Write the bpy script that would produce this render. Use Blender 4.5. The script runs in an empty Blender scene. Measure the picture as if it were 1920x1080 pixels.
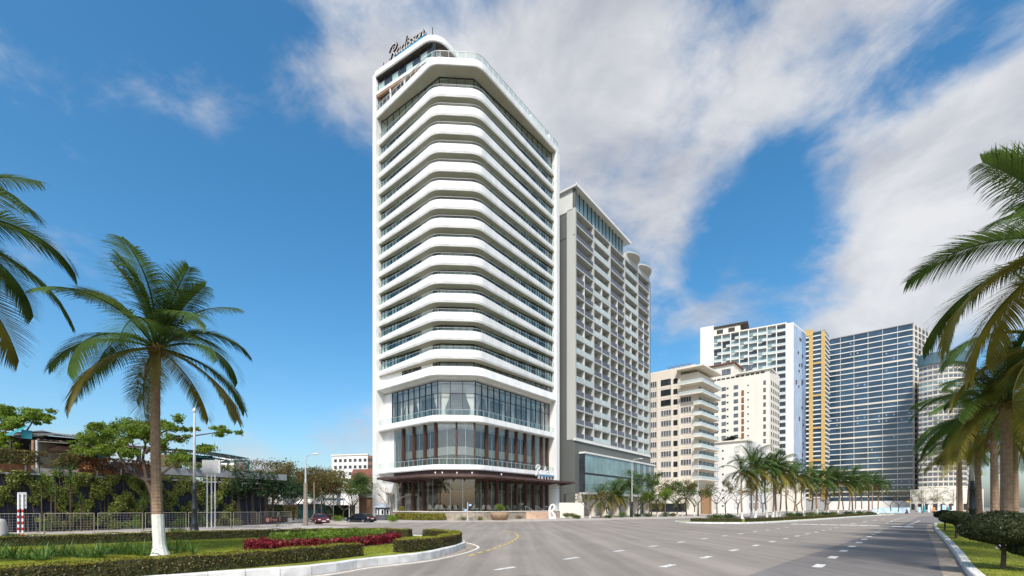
import bpy, math, random
import numpy as np
from math import sin, cos, tan, pi, radians, sqrt, atan2, hypot
from mathutils import Vector, Matrix

random.seed(7)
RNG = np.random.default_rng(11)
S = bpy.context.scene
COL = S.collection

# ------------------------------------------------------------------ camera
FPX, HZ, CAMH = 853.333, 951.0, 2.35
cam = bpy.data.objects.new('camera', bpy.data.cameras.new('camera'))
COL.objects.link(cam)
cam.location = (0, 0, CAMH)
cam.rotation_euler = (radians(90), 0, 0)
cam.data.sensor_width = 36
cam.data.lens = 16
cam.data.shift_y = (HZ - 540) / 1920
cam.data.clip_start = 0.1
cam.data.clip_end = 6000
S.camera = cam

# ------------------------------------------------------------------ light
SUN_AZ, SUN_EL = radians(187), radians(50)      # direction the sun stands in (from +Y, clockwise)
S.view_settings.view_transform = 'Standard'
S.view_settings.look = 'None'
S.view_settings.gamma = 1
S.view_settings.use_curve_mapping = False
S.view_settings.exposure = 0.62
sd = Vector((sin(SUN_AZ) * cos(SUN_EL), cos(SUN_AZ) * cos(SUN_EL), sin(SUN_EL)))
sun = bpy.data.objects.new('sun', bpy.data.lights.new('sun', 'SUN'))
COL.objects.link(sun)
sun.location = sd * 200
sun.rotation_euler = (-sd).to_track_quat('-Z', 'Y').to_euler()
sun.data.energy = 2.9
sun.data.angle = radians(9)
sun.data.color = (1, 0.95, 0.87)

W = bpy.data.worlds.new('World')
S.world = W
W.use_nodes = True
nt = W.node_tree
nt.nodes.clear()
N = lambda t: nt.nodes.new(t)
def LK(a, b): nt.links.new(a, b)
out = N('ShaderNodeOutputWorld')
bg = N('ShaderNodeBackground')
bg.inputs['Strength'].default_value = 0.108
LK(bg.outputs[0], out.inputs[0])
sky = N('ShaderNodeTexSky')
sky.sky_type = 'NISHITA'
sky.sun_disc = False
sky.sun_elevation = SUN_EL
sky.sun_rotation = SUN_AZ
sky.air_density = 1.0
sky.dust_density = 2.3
sky.ozone_density = 3.0
tc = N('ShaderNodeTexCoord')
def vmath(op, a, b=None):
    n = N('ShaderNodeVectorMath'); n.operation = op
    for i, s in enumerate((a, b)):
        if s is None: continue
        if hasattr(s, 'links'): LK(s, n.inputs[i])
        else: n.inputs[i].default_value = s
    return n
def wm(op, a, b=None, clamp=False):
    n = N('ShaderNodeMath'); n.operation = op; n.use_clamp = clamp
    for i, s in enumerate((a, b)):
        if s is None: continue
        if hasattr(s, 'links'): LK(s, n.inputs[i])
        else: n.inputs[i].default_value = s
    return n.outputs[0]
dirn = vmath('NORMALIZE', tc.outputs['Generated']).outputs[0]
mp = N('ShaderNodeMapping'); mp.vector_type = 'POINT'; LK(dirn, mp.inputs[0])
mp.inputs['Rotation'].default_value = (0, radians(38), 0)
mp.inputs['Scale'].default_value = (1.0, 1.0, 1.7)
mp.inputs['Location'].default_value = (3.1, 1.7, .4)
def noise(scale, detail, rough, dist, off):
    n = N('ShaderNodeTexNoise')
    n.inputs['Scale'].default_value = scale
    n.inputs['Detail'].default_value = detail
    n.inputs['Roughness'].default_value = rough
    n.inputs['Distortion'].default_value = dist
    v = vmath('ADD', mp.outputs[0], (off, off * .7, 0)).outputs[0]
    LK(v, n.inputs['Vector'])
    return n.outputs[0]
n1 = noise(2.6, 12, 0.56, 0.25, 0)
n2 = noise(7.0, 10, 0.62, 0.4, 5.3)
dens = n1
def pdir(x, y):
    v = Vector(((x - 960) / FPX, 1, (HZ - y) / FPX)); return tuple(v.normalized())
for (x, y, r, a) in CLOUDS if 'CLOUDS' in globals() else (
        (680, 110, .36, .22), (1010, 230, .30, .26), (1180, 60, .30, .10), (1300, 350, .20, .13), (1620, 180, .30, .10),
        (1800, 420, .28, .26), (1660, 560, .16, .16), (1130, 120, .20, .12), (1240, 470, .10, .10), (620, 230, .14, .10),
        (1380, 520, .07, .12), (1900, 230, .20, .10),
        (250, 260, .50, -.17), (150, 40, .35, -.10), (300, 140, .14, .12), (390, 260, .12, .13), (60, 190, .25, .12), (200, 420, .25, .08), (560, 600, .2, .10), (1420, 420, .17, -.20), (620, 480, .28, -.22), (1740, 120, .14, -.12), (1440, 330, .12, -.1)):
    d = vmath('DISTANCE', dirn, pdir(x, y))
    m = N('ShaderNodeMapRange'); m.interpolation_type = 'SMOOTHSTEP'
    LK(d.outputs['Value'], m.inputs[0])
    m.inputs[1].default_value = 0; m.inputs[2].default_value = r
    m.inputs[3].default_value = a; m.inputs[4].default_value = 0
    dens = wm('ADD', dens, m.outputs[0])
dens = wm('ADD', dens, wm('MULTIPLY', wm('SUBTRACT', n2, 0.5), 0.42))
mr = N('ShaderNodeMapRange'); mr.interpolation_type = 'SMOOTHSTEP'
LK(dens, mr.inputs[0])
mr.inputs[1].default_value = 0.47; mr.inputs[2].default_value = 0.76
mr.inputs[3].default_value = 0.0; mr.inputs[4].default_value = 0.93
cr = N('ShaderNodeValToRGB')
LK(noise(3.4, 10, .58, .3, 9.1), cr.inputs[0])
cr.color_ramp.elements[0].position = 0.36; cr.color_ramp.elements[0].color = (2.8, 2.92, 3.3, 1)
cr.color_ramp.elements[1].position = 0.66; cr.color_ramp.elements[1].color = (5.2, 5.2, 5.25, 1)
mx = N('ShaderNodeMix'); mx.data_type = 'RGBA'
LK(mr.outputs[0], mx.inputs[0]); hsn = N('ShaderNodeHueSaturation'); hsn.inputs['Hue'].default_value = .489; hsn.inputs['Saturation'].default_value = 1.32; hsn.inputs['Value'].default_value = 1.22; LK(sky.outputs[0], hsn.inputs['Color']); LK(hsn.outputs[0], mx.inputs[6]); LK(cr.outputs[0], mx.inputs[7])
LK(mx.outputs[2], bg.inputs[0])

# ------------------------------------------------------------------ helpers
def gp(x, y, z=0.0):
    """ground point under a place in the photograph"""
    Y = FPX * (CAMH - z) / (y - HZ)
    return ((x - 960) / FPX * Y, Y)
def at(x, y, Y):
    return Vector(((x - 960) / FPX * Y, Y, CAMH + (HZ - y) / FPX * Y))
def xat(x, Y): return (x - 960) / FPX * Y
def zat(y, Y): return CAMH + (HZ - y) / FPX * Y

ORD = ('first second third fourth fifth sixth seventh eighth ninth tenth eleventh twelfth thirteenth fourteenth fifteenth '
       'sixteenth seventeenth eighteenth nineteenth twentieth').split()
ORD += ['twenty-' + w for w in ORD[:9]]

class Fr:
    """a wall frame: t runs along the wall (to the left as one faces it), o outward, z up"""
    def __init__(s, ox, oy, dx, dy):
        l = hypot(dx, dy); s.ox, s.oy, s.dx, s.dy = ox, oy, dx / l, dy / l
        s.ang = atan2(dy, dx)
    def pt(s, t, o, z): return Vector((s.ox + s.dx * t - s.dy * o, s.oy + s.dy * t + s.dx * o, z))
    def tof(s, x, y): return (x - s.ox) * s.dx + (y - s.oy) * s.dy

ID = Fr(0, 0, 1, 0)

class MB:
    def __init__(s): s.v = []; s.f = []
    def add(s, vs, fs):
        b = len(s.v); s.v += [tuple(v) for v in vs]; s.f += [tuple(i + b for i in f) for f in fs]; return s
    def box(s, x0, x1, y0, y1, z0, z1, F=ID):
        c = [F.pt(x, y, z) for z in (z0, z1) for (x, y) in ((x0, y0), (x1, y0), (x1, y1), (x0, y1))]
        return s.add(c, [(3, 2, 1, 0), (4, 5, 6, 7), (0, 1, 5, 4), (1, 2, 6, 5), (2, 3, 7, 6), (3, 0, 4, 7)])
    def prism(s, poly, z0, z1):
        n = len(poly)
        vs = [(p[0], p[1], z0) for p in poly] + [(p[0], p[1], z1) for p in poly]
        return s.add(vs, [tuple(range(n))[::-1], tuple(range(n, 2 * n))] + [(i, (i + 1) % n, n + (i + 1) % n, n + i) for i in range(n)])
    def sheet(s, poly, z): return s.add([(p[0], p[1], z) for p in poly], [tuple(range(len(poly)))])
    def tube(s, pts, rad, n=8, cap=True):
        pts = [Vector(p) for p in pts]; k = len(pts)
        if not hasattr(rad, '__len__'): rad = [rad] * k
        vs = []; up = None
        for i, p in enumerate(pts):
            d = (pts[min(i + 1, k - 1)] - pts[max(i - 1, 0)]).normalized()
            if up is None:
                up = Vector((0, 0, 1)) if abs(d.z) < .9 else Vector((1, 0, 0))
            a = d.cross(up).normalized(); b = a.cross(d).normalized(); up = b
            for j in range(n):
                q = 2 * pi * j / n
                vs.append(p + (a * cos(q) + b * sin(q)) * rad[i])
        fs = [(i * n + j, i * n + (j + 1) % n, (i + 1) * n + (j + 1) % n, (i + 1) * n + j) for i in range(k - 1) for j in range(n)]
        if cap: fs += [tuple(range(n))[::-1], tuple(range((k - 1) * n, k * n))]
        return s.add(vs, fs)
    def lathe(s, prof, c=(0, 0, 0), n=12, sx=1, sy=1):
        k = len(prof); vs = []
        for (r, z) in prof:
            for j in range(n):
                q = 2 * pi * j / n
                vs.append((c[0] + r * cos(q) * sx, c[1] + r * sin(q) * sy, c[2] + z))
        fs = [(i * n + j, i * n + (j + 1) % n, (i + 1) * n + (j + 1) % n, (i + 1) * n + j) for i in range(k - 1) for j in range(n)]
        fs += [tuple(range(n))[::-1], tuple(range((k - 1) * n, k * n))]
        return s.add(vs, fs)
    def loft(s, rings, closed=True, caps=False):
        n = len(rings[0]); vs = [p for r in rings for p in r]; k = len(rings); fs = []
        for i in range(k - 1):
            for j in range(n if closed else n - 1):
                fs.append((i * n + j, i * n + (j + 1) % n, (i + 1) * n + (j + 1) % n, (i + 1) * n + j))
        if caps: fs += [tuple(range(n))[::-1], tuple(range((k - 1) * n, k * n))]
        return s.add(vs, fs)

WOFF = {}
def wloc(o): return WOFF.get(o.name, Vector((0, 0, 0)))
def tag(o, label=None, cat=None, group=None, kind=None):
    if label: o['label'] = label
    if cat: o['category'] = cat
    if group: o['group'] = group
    if kind: o['kind'] = kind
    return o
def thing(name, loc, label, cat, group=None):
    o = bpy.data.objects.new(name, None); COL.objects.link(o)
    o.empty_display_size = .2
    o.location = loc; WOFF[o.name] = Vector(loc)
    return tag(o, label, cat, group)
def mk(name, v, f, m, smooth=False):
    me = bpy.data.meshes.new(name); me.from_pydata([tuple(p) for p in v], [], f)
    if m: me.materials.append(M(m))
    if smooth:
        me.polygons.foreach_set('use_smooth', [True] * len(me.polygons))
    me.update(); return me
def build(name, mb, m, parent=None, smooth=False, recalc=True):
    if parent is not None: off = wloc(parent)
    else:
        xs = [p[0] for p in mb.v]; ys = [p[1] for p in mb.v]
        off = Vector(((min(xs) + max(xs)) / 2, (min(ys) + max(ys)) / 2, min(p[2] for p in mb.v)))
    me = mk(name, [(p[0] - off.x, p[1] - off.y, p[2] - off.z) for p in mb.v], mb.f, m, smooth)
    if recalc and len(mb.f) < 60000:
        import bmesh
        bm = bmesh.new(); bm.from_mesh(me); bmesh.ops.recalc_face_normals(bm, faces=bm.faces); bm.to_mesh(me); bm.free()
    o = bpy.data.objects.new(name, me); COL.objects.link(o)
    if parent is not None:
        o.parent = parent; WOFF[o.name] = off
    else:
        o.location = off; WOFF[o.name] = off
    return o
def inst(name, me, parent, loc, rz=0.0, rot=None, scale=None):
    """a part sharing mesh data, at a world place under a root that is not rotated"""
    o = bpy.data.objects.new(name, me); COL.objects.link(o)
    o.parent = parent; o.location = Vector(loc) - (wloc(parent) if parent else Vector((0, 0, 0)))
    o.rotation_euler = rot if rot else (0, 0, rz)
    if scale: o.scale = scale if hasattr(scale, '__len__') else (scale,) * 3
    WOFF[o.name] = Vector(loc)
    return o
def sub(name, me, part):
    o = bpy.data.objects.new(name, me); COL.objects.link(o); o.parent = part; return o
def struct(name, mb, m, **k):
    o = build(name, mb, m, **k); o['kind'] = 'structure'; return o

# ------------------------------------------------------------------ materials
MATS = {}
def M(n): return MATS[n]
def principled(name, col, rough=.6, var=.12, scale=2.0, bump=0., bscale=40., metal=0., spec=.4, streak=0., rand=0., detail=5):
    m = bpy.data.materials.new(name); m.use_nodes = True; t = m.node_tree; p = t.nodes['Principled BSDF']
    p.inputs['Roughness'].default_value = rough; p.inputs['Metallic'].default_value = metal
    p.inputs['Specular IOR Level'].default_value = spec
    g = t.nodes.new('ShaderNodeNewGeometry'); pos = g.outputs['Position']
    n = t.nodes.new('ShaderNodeTexNoise'); n.inputs['Scale'].default_value = scale; n.inputs['Detail'].default_value = detail
    if streak:
        mpn = t.nodes.new('ShaderNodeMapping'); mpn.inputs['Scale'].default_value = (1, 1, streak)
        t.links.new(pos, mpn.inputs[0]); t.links.new(mpn.outputs[0], n.inputs['Vector'])
    else: t.links.new(pos, n.inputs['Vector'])
    r = t.nodes.new('ShaderNodeValToRGB'); t.links.new(n.outputs[0], r.inputs[0])
    c0 = [max(0, c * (1 - var)) for c in col]; c1 = [min(1, c * (1 + var)) for c in col]
    r.color_ramp.elements[0].position = .3; r.color_ramp.elements[0].color = (*c0, 1)
    r.color_ramp.elements[1].position = .7; r.color_ramp.elements[1].color = (*c1, 1)
    o = r.outputs[0]
    if rand:
        oi = t.nodes.new('ShaderNodeObjectInfo'); hs = t.nodes.new('ShaderNodeHueSaturation')
        mr_ = t.nodes.new('ShaderNodeMapRange'); t.links.new(oi.outputs['Random'], mr_.inputs[0])
        mr_.inputs[3].default_value = 1 - rand; mr_.inputs[4].default_value = 1 + rand
        t.links.new(mr_.outputs[0], hs.inputs['Value']); t.links.new(o, hs.inputs['Color']); o = hs.outputs[0]
    t.links.new(o, p.inputs['Base Color'])
    if bump:
        n2_ = t.nodes.new('ShaderNodeTexNoise'); n2_.inputs['Scale'].default_value = bscale; n2_.inputs['Detail'].default_value = 4
        t.links.new(pos, n2_.inputs['Vector'])
        b = t.nodes.new('ShaderNodeBump'); b.inputs['Strength'].default_value = bump; b.inputs['Distance'].default_value = .02
        t.links.new(n2_.outputs[0], b.inputs['Height']); t.links.new(b.outputs[0], p.inputs['Normal'])
    MATS[name] = m; return m
def leafmat(name, col, var=.35, scale=1.2, trans=.35, rough=.45, yellow=.0):
    m = principled(name, col, rough, var, scale, rand=.12, spec=.3)
    t = m.node_tree; p = t.nodes['Principled BSDF']; outp = t.nodes['Material Output']
    tr = t.nodes.new('ShaderNodeBsdfTranslucent'); ms = t.nodes.new('ShaderNodeMixShader'); ms.inputs[0].default_value = trans
    src = p.inputs['Base Color'].links[0].from_socket
    hs = t.nodes.new('ShaderNodeHueSaturation'); hs.inputs['Hue'].default_value = .485; hs.inputs['Value'].default_value = 1.5
    t.links.new(src, hs.inputs['Color']); t.links.new(hs.outputs[0], tr.inputs[0])
    t.links.new(p.outputs[0], ms.inputs[1]); t.links.new(tr.outputs[0], ms.inputs[2]); t.links.new(ms.outputs[0], outp.inputs[0])
    return m
def glassmat(name, tint, base=.06, rough=.02, ior=1.5, refl=(1, 1, 1)):
    m = bpy.data.materials.new(name); m.use_nodes = True; t = m.node_tree; t.nodes.clear()
    o = t.nodes.new('ShaderNodeOutputMaterial'); ms = t.nodes.new('ShaderNodeMixShader')
    tr = t.nodes.new('ShaderNodeBsdfTransparent'); tr.inputs[0].default_value = (*tint, 1)
    gl = t.nodes.new('ShaderNodeBsdfGlossy'); gl.inputs['Roughness'].default_value = rough; gl.inputs[0].default_value = (*refl, 1)
    fr = t.nodes.new('ShaderNodeFresnel'); fr.inputs[0].default_value = ior
    ad = t.nodes.new('ShaderNodeMath'); ad.operation = 'ADD'; ad.use_clamp = True; ad.inputs[1].default_value = base
    ge = t.nodes.new('ShaderNodeNewGeometry'); iv_ = t.nodes.new('ShaderNodeMath'); iv_.operation = 'SUBTRACT'; iv_.inputs[0].default_value = 1
    t.links.new(ge.outputs['Backfacing'], iv_.inputs[1]); mu = t.nodes.new('ShaderNodeMath'); mu.operation = 'MULTIPLY'
    t.links.new(fr.outputs[0], mu.inputs[0]); t.links.new(iv_.outputs[0], mu.inputs[1]); t.links.new(mu.outputs[0], ad.inputs[0]); t.links.new(ad.outputs[0], ms.inputs[0])
    t.links.new(tr.outputs[0], ms.inputs[1]); t.links.new(gl.outputs[0], ms.inputs[2]); t.links.new(ms.outputs[0], o.inputs[0])
    MATS[name] = m; return m

P = principled
P('white_paint', (.76, .76, .735), .6, .10, .8, bump=.05, bscale=8, streak=.12, detail=9)
P('soffit_shade', (.40, .375, .285), .75, .08, .5)  # darker beige stands for the shade under the white balcony bands
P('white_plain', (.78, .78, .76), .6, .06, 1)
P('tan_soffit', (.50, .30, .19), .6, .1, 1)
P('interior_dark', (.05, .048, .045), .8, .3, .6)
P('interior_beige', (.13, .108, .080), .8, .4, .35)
P('interior_grey', (.45, .46, .45), .8, .3, .25)
P('frame_dark', (.025, .025, .028), .45, .2, 3)
P('curtain', (.80, .80, .78), .9, .10, 2)
P('drape', (.80, .79, .76), .9, .06, 3)
P('brown_panel', (.075, .036, .026), .5, .3, 2.5, streak=.2)
P('canopy_brown', (.10, .058, .05), .5, .2, 1.2)
P('steel', (.55, .56, .57), .35, .1, 4, metal=.8)
P('rail_metal', (.50, .52, .52), .4, .1, 4)
P('grey_metal', (.25, .26, .27), .5, .15, 3)
P('pole_white', (.48, .49, .49), .5, .12, 3)
P('barrier_steel', (.30, .27, .215), .5, .2, 5)
P('pole_dark', (.018, .022, .022), .4, .3, 4)
P('plinth_stone', (.33, .28, .22), .8, .3, 2.2, bump=.4, bscale=7)
P('plinth_cap', (.72, .68, .60), .6, .1, 2)
P('step_stone', (.62, .44, .32), .7, .12, 3)
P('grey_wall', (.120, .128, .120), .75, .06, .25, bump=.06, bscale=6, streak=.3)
P('grid_grey', (.47, .48, .45), .7, .05, .4, streak=.2)
P('cell_wall', (.62, .62, .58), .7, .06, .5)
P('rail_dark', (.13, .125, .14), .25, .15, 1, rand=.15)
P('rail_light', (.50, .56, .54), .2, .08, 1, rand=.12)
P('pane_dark', (.030, .036, .042), .08, .4, .5, spec=.8, rand=.3)
P('pane_teal', (.20, .29, .29), .1, .2, .4, spec=.9, rand=.12)
P('pane_blue', (.030, .066, .105), .10, .35, .12, spec=.7, rand=.22)
P('pane_grey', (.12, .13, .14), .12, .3, .4, spec=.8, rand=.25)
P('pane_sky', (.22, .30, .42), .12, .25, .2, spec=.8, rand=.15)
P('cream', (.72, .64, .54), .8, .05, .2, streak=.2)
P('cream_light', (.70, .65, .56), .8, .05, .2, streak=.2)
P('ivory', (.74, .69, .60), .8, .05, .2, streak=.2)
P('offwhite', (.74, .73, .69), .75, .06, .2, streak=.2)
P('concrete', (.36, .35, .33), .85, .15, 1, bump=.2)
P('yellow_clad', (.58, .39, .14), .6, .06, .3)
P('blue_clad', (.42, .50, .62), .35, .12, .25)
P('teal_drum', (.075, .14, .17), .5, .1, .5)
P('brick_brown', (.20, .115, .075), .8, .3, 3)
P('roof_red', (.18, .065, .045), .8, .2, 3)
P('roof_grey', (.13, .13, .13), .8, .2, 2)
P('teal_sheet', (.03, .26, .30), .5, .2, 2)
P('teal_steel', (.010, .075, .075), .5, .2, 3)
P('tarp', (.035, .042, .04), .7, .4, 2)
P('timber_dark', (.045, .032, .024), .8, .4, 3)
P('timber_light', (.28, .17, .09), .8, .3, 4)
P('rust', (.23, .10, .045), .9, .3, 3)
P('navy_wall', (.016, .020, .034), .7, .4, 1)
def asphalt(name, col):
    m = principled(name, col, .85, .10, .18, bump=.5, bscale=45, detail=8); t = m.node_tree; p = t.nodes['Principled BSDF']
    src = p.inputs['Base Color'].links[0].from_socket; g = t.nodes.new('ShaderNodeNewGeometry').outputs['Position']
    def layer(src, scale, lo, hi, c0, c1, mapping=None, detail=6, rough=.6):
        n = t.nodes.new('ShaderNodeTexNoise'); n.inputs['Scale'].default_value = scale; n.inputs['Detail'].default_value = detail; n.inputs['Roughness'].default_value = rough
        if mapping:
            mpn = t.nodes.new('ShaderNodeMapping'); mpn.inputs['Rotation'].default_value = (0, 0, mapping[0]); mpn.inputs['Scale'].default_value = (mapping[1], mapping[2], 1); t.links.new(g, mpn.inputs[0]); t.links.new(mpn.outputs[0], n.inputs['Vector'])
        else: t.links.new(g, n.inputs['Vector'])
        r = t.nodes.new('ShaderNodeMapRange'); t.links.new(n.outputs[0], r.inputs[0]); r.inputs[1].default_value = lo; r.inputs[2].default_value = hi; r.inputs[3].default_value = c0; r.inputs[4].default_value = c1
        mx_ = t.nodes.new('ShaderNodeVectorMath'); mx_.operation = 'SCALE'; t.links.new(src, mx_.inputs[0]); t.links.new(r.outputs[0], mx_.inputs['Scale']); return mx_.outputs[0]
    src = layer(src, 1.0, .40, .62, .80, 1.08, (radians(41), .9, .035))      # wheel tracks along the avenue
    src = layer(src, .5, .58, .70, 1.0, .80)                                  # patches and old stains
    src = layer(src, 28, .35, .65, .80, 1.2, None, 3)                         # aggregate
    src = layer(src, 2.2, .66, .72, 1.0, .78, None, 8, .7)                    # oil spots
    t.links.new(src, p.inputs['Base Color'])
asphalt('asphalt', (.265, .234, .200)); asphalt('asphalt_new', (.185, .170, .160))
P('pavement', (.38, .345, .31), .85, .12, .8, bump=.2, bscale=12)
P('ground', (.20, .185, .15), .9, .2, .3)
P('kerb_white', (.64, .64, .62), .7, .2, 2.2, bump=.15, bscale=20)
P('gutter', (.30, .25, .20), .9, .25, 3)
P('line_white', (.60, .59, .56), .7, .28, 6, detail=9)
P('line_yellow', (.62, .44, .10), .7, .15, 5)
P('soil', (.07, .05, .035), .95, .3, 4, bump=.4)
P('grass', (.205, .225, .022), .9, .40, 1.3, bump=.6, bscale=90, detail=9)
P('hedge_core', (.035, .040, .012), .9, .4, 4)
P('trunk_palm', (.27, .178, .12), .9, .22, 6, bump=.5, bscale=25)
P('trunk_white', (.70, .69, .65), .8, .12, 7, bump=.3, bscale=25)
P('bark', (.075, .052, .038), .9, .3, 6, bump=.5, bscale=25)
P('bark_pale', (.24, .20, .16), .9, .25, 6)
P('fibre', (.10, .055, .025), .95, .4, 9)
P('red_paint', (.50, .03, .02), .5, .12, 6)
P('sign_back', (.42, .43, .43), .45, .1, 3)
P('sign_white', (.78, .78, .77), .4, .04, 3)
P('sign_blue', (.03, .19, .42), .4, .08, 3)
P('sky_blue_sign', (.03, .30, .55), .35, .05, 3)
P('letter_dark', (.015, .015, .018), .4, .1, 3)
P('letter_face', (.50, .46, .43), .4, .15, 2)
P('wicker', (.13, .13, .105), .8, .2, 10)
P('orange', (.65, .22, .05), .6, .1, 3)
P('tyre', (.012, .012, .012), .8, .2, 5)
P('rim', (.45, .45, .46), .3, .1, 5, metal=.8)
P('car_black', (.006, .008, .012), .18, .1, 2, spec=.7)
P('car_red', (.10, .008, .014), .18, .1, 2, spec=.7)
P('car_glass', (.015, .018, .02), .05, .1, 2, spec=.8)
P('lamp_red', (.45, .02, .02), .3, .1, 4)
P('lamp_clear', (.75, .75, .72), .2, .05, 4)
P('plate', (.75, .75, .73), .4, .05, 4)
P('booth_grey', (.075, .082, .088), .5, .12, 2)
P('booth_roof', (.33, .37, .42), .5, .1, 2)
P('skin', (.45, .28, .19), .6, .05, 4)
P('cloth_dark', (.03, .032, .04), .9, .2, 6)
P('blue_white_hoard', (.45, .60, .68), .6, .25, .4)
P('sculpt', (.78, .77, .73), .4, .04, 2)
P('pot', (.30, .20, .12), .8, .2, 3)
leafmat('leaf_palm', (.060, .108, .020), .45, .9, .32)
leafmat('leaf_palm_yellow', (.200, .175, .030), .35, .9, .35)
leafmat('leaf_palm_dry', (.20, .12, .045), .35, 1.2, .25)
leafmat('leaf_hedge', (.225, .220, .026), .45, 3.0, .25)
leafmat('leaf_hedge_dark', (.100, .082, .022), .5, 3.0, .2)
leafmat('leaf_fresh', (.16, .24, .030), .35, 1.2, .45)
leafmat('leaf_green', (.075, .130, .028), .4, 1.0, .35)
leafmat('leaf_dark', (.030, .062, .020), .4, 1.0, .25)
leafmat('leaf_vine', (.150, .175, .035), .5, .8, .3)
leafmat('leaf_olive', (.130, .110, .030), .5, .9, .3)
leafmat('leaf_rusty', (.19, .085, .030), .45, .9, .3)
leafmat('leaf_red', (.200, .018, .026), .55, 3.0, .25)
leafmat('leaf_topiary', (.034, .046, .013), .45, 5.0, .15)
leafmat('leaf_lily', (.085, .165, .030), .4, 3.0, .3)
leafmat('leaf_yellow', (.30, .28, .035), .35, 2.5, .35)
leafmat('blade', (.225, .255, .026), .4, 1.5, .35)
glassmat('glass_rail', (.90, .955, .935), .01, ior=1.35)
glassmat('glass_window', (.90, .94, .93), .02)
glassmat('glass_lobby', (.88, .90, .88), .05)
glassmat('glass_partition', (.80, .90, .86), .03, rough=.15)
# ------------------------------------------------------------------ ground, roads, pavements
struct('ground', MB().sheet([(-3000, -300), (3000, -300), (3000, 4500), (-3000, 4500)], -0.03), 'ground')
road = struct('road', MB().sheet([(-70, -15), (70, -15), (330, 300), (330, 420), (150, 420), (95, 150), (30, 105), (-30, 112), (-120, 112), (-120, 60)], -0.004), 'asphalt')
# resurfaced strip on the right hand side of the avenue
c = [gp(1230, 1160), gp(1400, 1080), gp(1480, 1052), gp(1560, 1026), gp(1640, 998), gp(1690, 984), gp(1725, 968), gp(1790, 968), gp(1766, 984), gp(1775, 1000), gp(1830, 1080), gp(1900, 1160)]
struct('resurfaced_road', MB().sheet(c, 0.000), 'asphalt_new')

def smooth_path(pts, n=6, closed=False):
    pts = [Vector((p[0], p[1], p[2] if len(p) > 2 else 0)) for p in pts]; k = len(pts); o = []
    for i in range(k if closed else k - 1):
        g = (lambda j: pts[j % k]) if closed else (lambda j: pts[max(0, min(k - 1, j))])
        p0, p1, p2, p3 = g(i - 1), g(i), g(i + 1), g(i + 2)
        for j in range(n):
            t = j / n
            o.append(.5 * ((2 * p1) + (p2 - p0) * t + (2 * p0 - 5 * p1 + 4 * p2 - p3) * t * t + (3 * p1 - p0 - 3 * p2 + p3) * t ** 3))
    if not closed: o.append(pts[-1])
    return o
def resample(pts, step):
    pts = [Vector(p) for p in pts]; o = [pts[0].copy()]; acc = 0
    for a, b in zip(pts, pts[1:]):
        l = (b - a).length; d = step - acc
        while d <= l: o.append(a + (b - a) * (d / l)); d += step
        acc = l - (d - step)
    return o
def normals2(pts):
    o = []
    for i in range(len(pts)):
        d = pts[min(i + 1, len(pts) - 1)] - pts[max(i - 1, 0)]; d.z = 0; d.normalize(); o.append(Vector((-d.y, d.x, 0)))
    return o

def kerb(name, pts, w=.22, h=.2, step=1.0, m='kerb_white', z0=-.002):
    """a kerb laid stone by stone; the path runs along its outer (road) edge, stones to the left of it"""
    pts = resample(pts, step); nn = normals2(pts)
    base = MB()
    base.loft([[p + n * .03 + Vector((0, 0, z0)), p + n * .03 + Vector((0, 0, h - .02)), p + n * (w - .02) + Vector((0, 0, h - .02)), p + n * (w - .02) + Vector((0, 0, z0))] for p, n in zip(pts, nn)], caps=True)
    root = struct(name, base, m)
    for i in range(len(pts) - 1):
        p, q, n, n_ = pts[i], pts[i + 1], nn[i], nn[i + 1]
        e = (q - p).normalized() * .012
        jz = random.uniform(-.006, .006); b = .03
        r = []
        for (a, k) in ((p + e, n), (q - e, n_)):
            r.append([a + Vector((0, 0, z0)), a + Vector((0, 0, h - b + jz)), a + k * b + Vector((0, 0, h + jz)), a + k * w + Vector((0, 0, h + jz)), a + k * w + Vector((0, 0, z0))])
        build('kerb_stone', MB().loft(r, caps=True), m, root)
    return root
def slab(name, poly, z, m): return struct(name, MB().prism([(p[0], p[1]) for p in poly], -.02, z), m)

# planted island in front, lower left
isl_out = smooth_path([(-33, -2), (-22, 2.6), (-14.8, 9.0), (-10.2, 13.4), gp(582, 1078.5), gp(686, 1063), gp(790, 1051), gp(842, 1039), gp(861, 1032), (-2.75, 27.0), (-3.9, 30.2), (-6.6, 33.0), (-11, 34.0), (-16, 32.5), (-22, 28.8), (-27, 24.5), (-36, 17)], 7)
kerb('island_kerb', isl_out, .26, .34, 1.0)
nn = normals2(isl_out)
island_in = [p + n * .21 for p, n in zip(isl_out, nn)]
slab('lawn', island_in, .30, 'grass')
gut = MB()
gut.loft([[p - n * .02 + Vector((0, 0, .002)), p - n * .42 + Vector((0, 0, .002))] for p, n in zip(isl_out, nn)], closed=False)
struct('gutter_strip', gut, 'gutter')
# low outer ring round the nose of the island
ringp = [p - n * (.42 + .35 * max(0, 1 - abs(i - 57) / 16)) for i, (p, n) in enumerate(zip(isl_out, nn))]
ring = MB().loft([[p + Vector((0, 0, -.002)), p + Vector((0, 0, .035)), p - n * .13 + Vector((0, 0, .035)), p - n * .13 + Vector((0, 0, -.002))] for p, n in zip(ringp, nn)], caps=True)
struct('gutter_edge', ring, 'plinth_cap')

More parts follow.
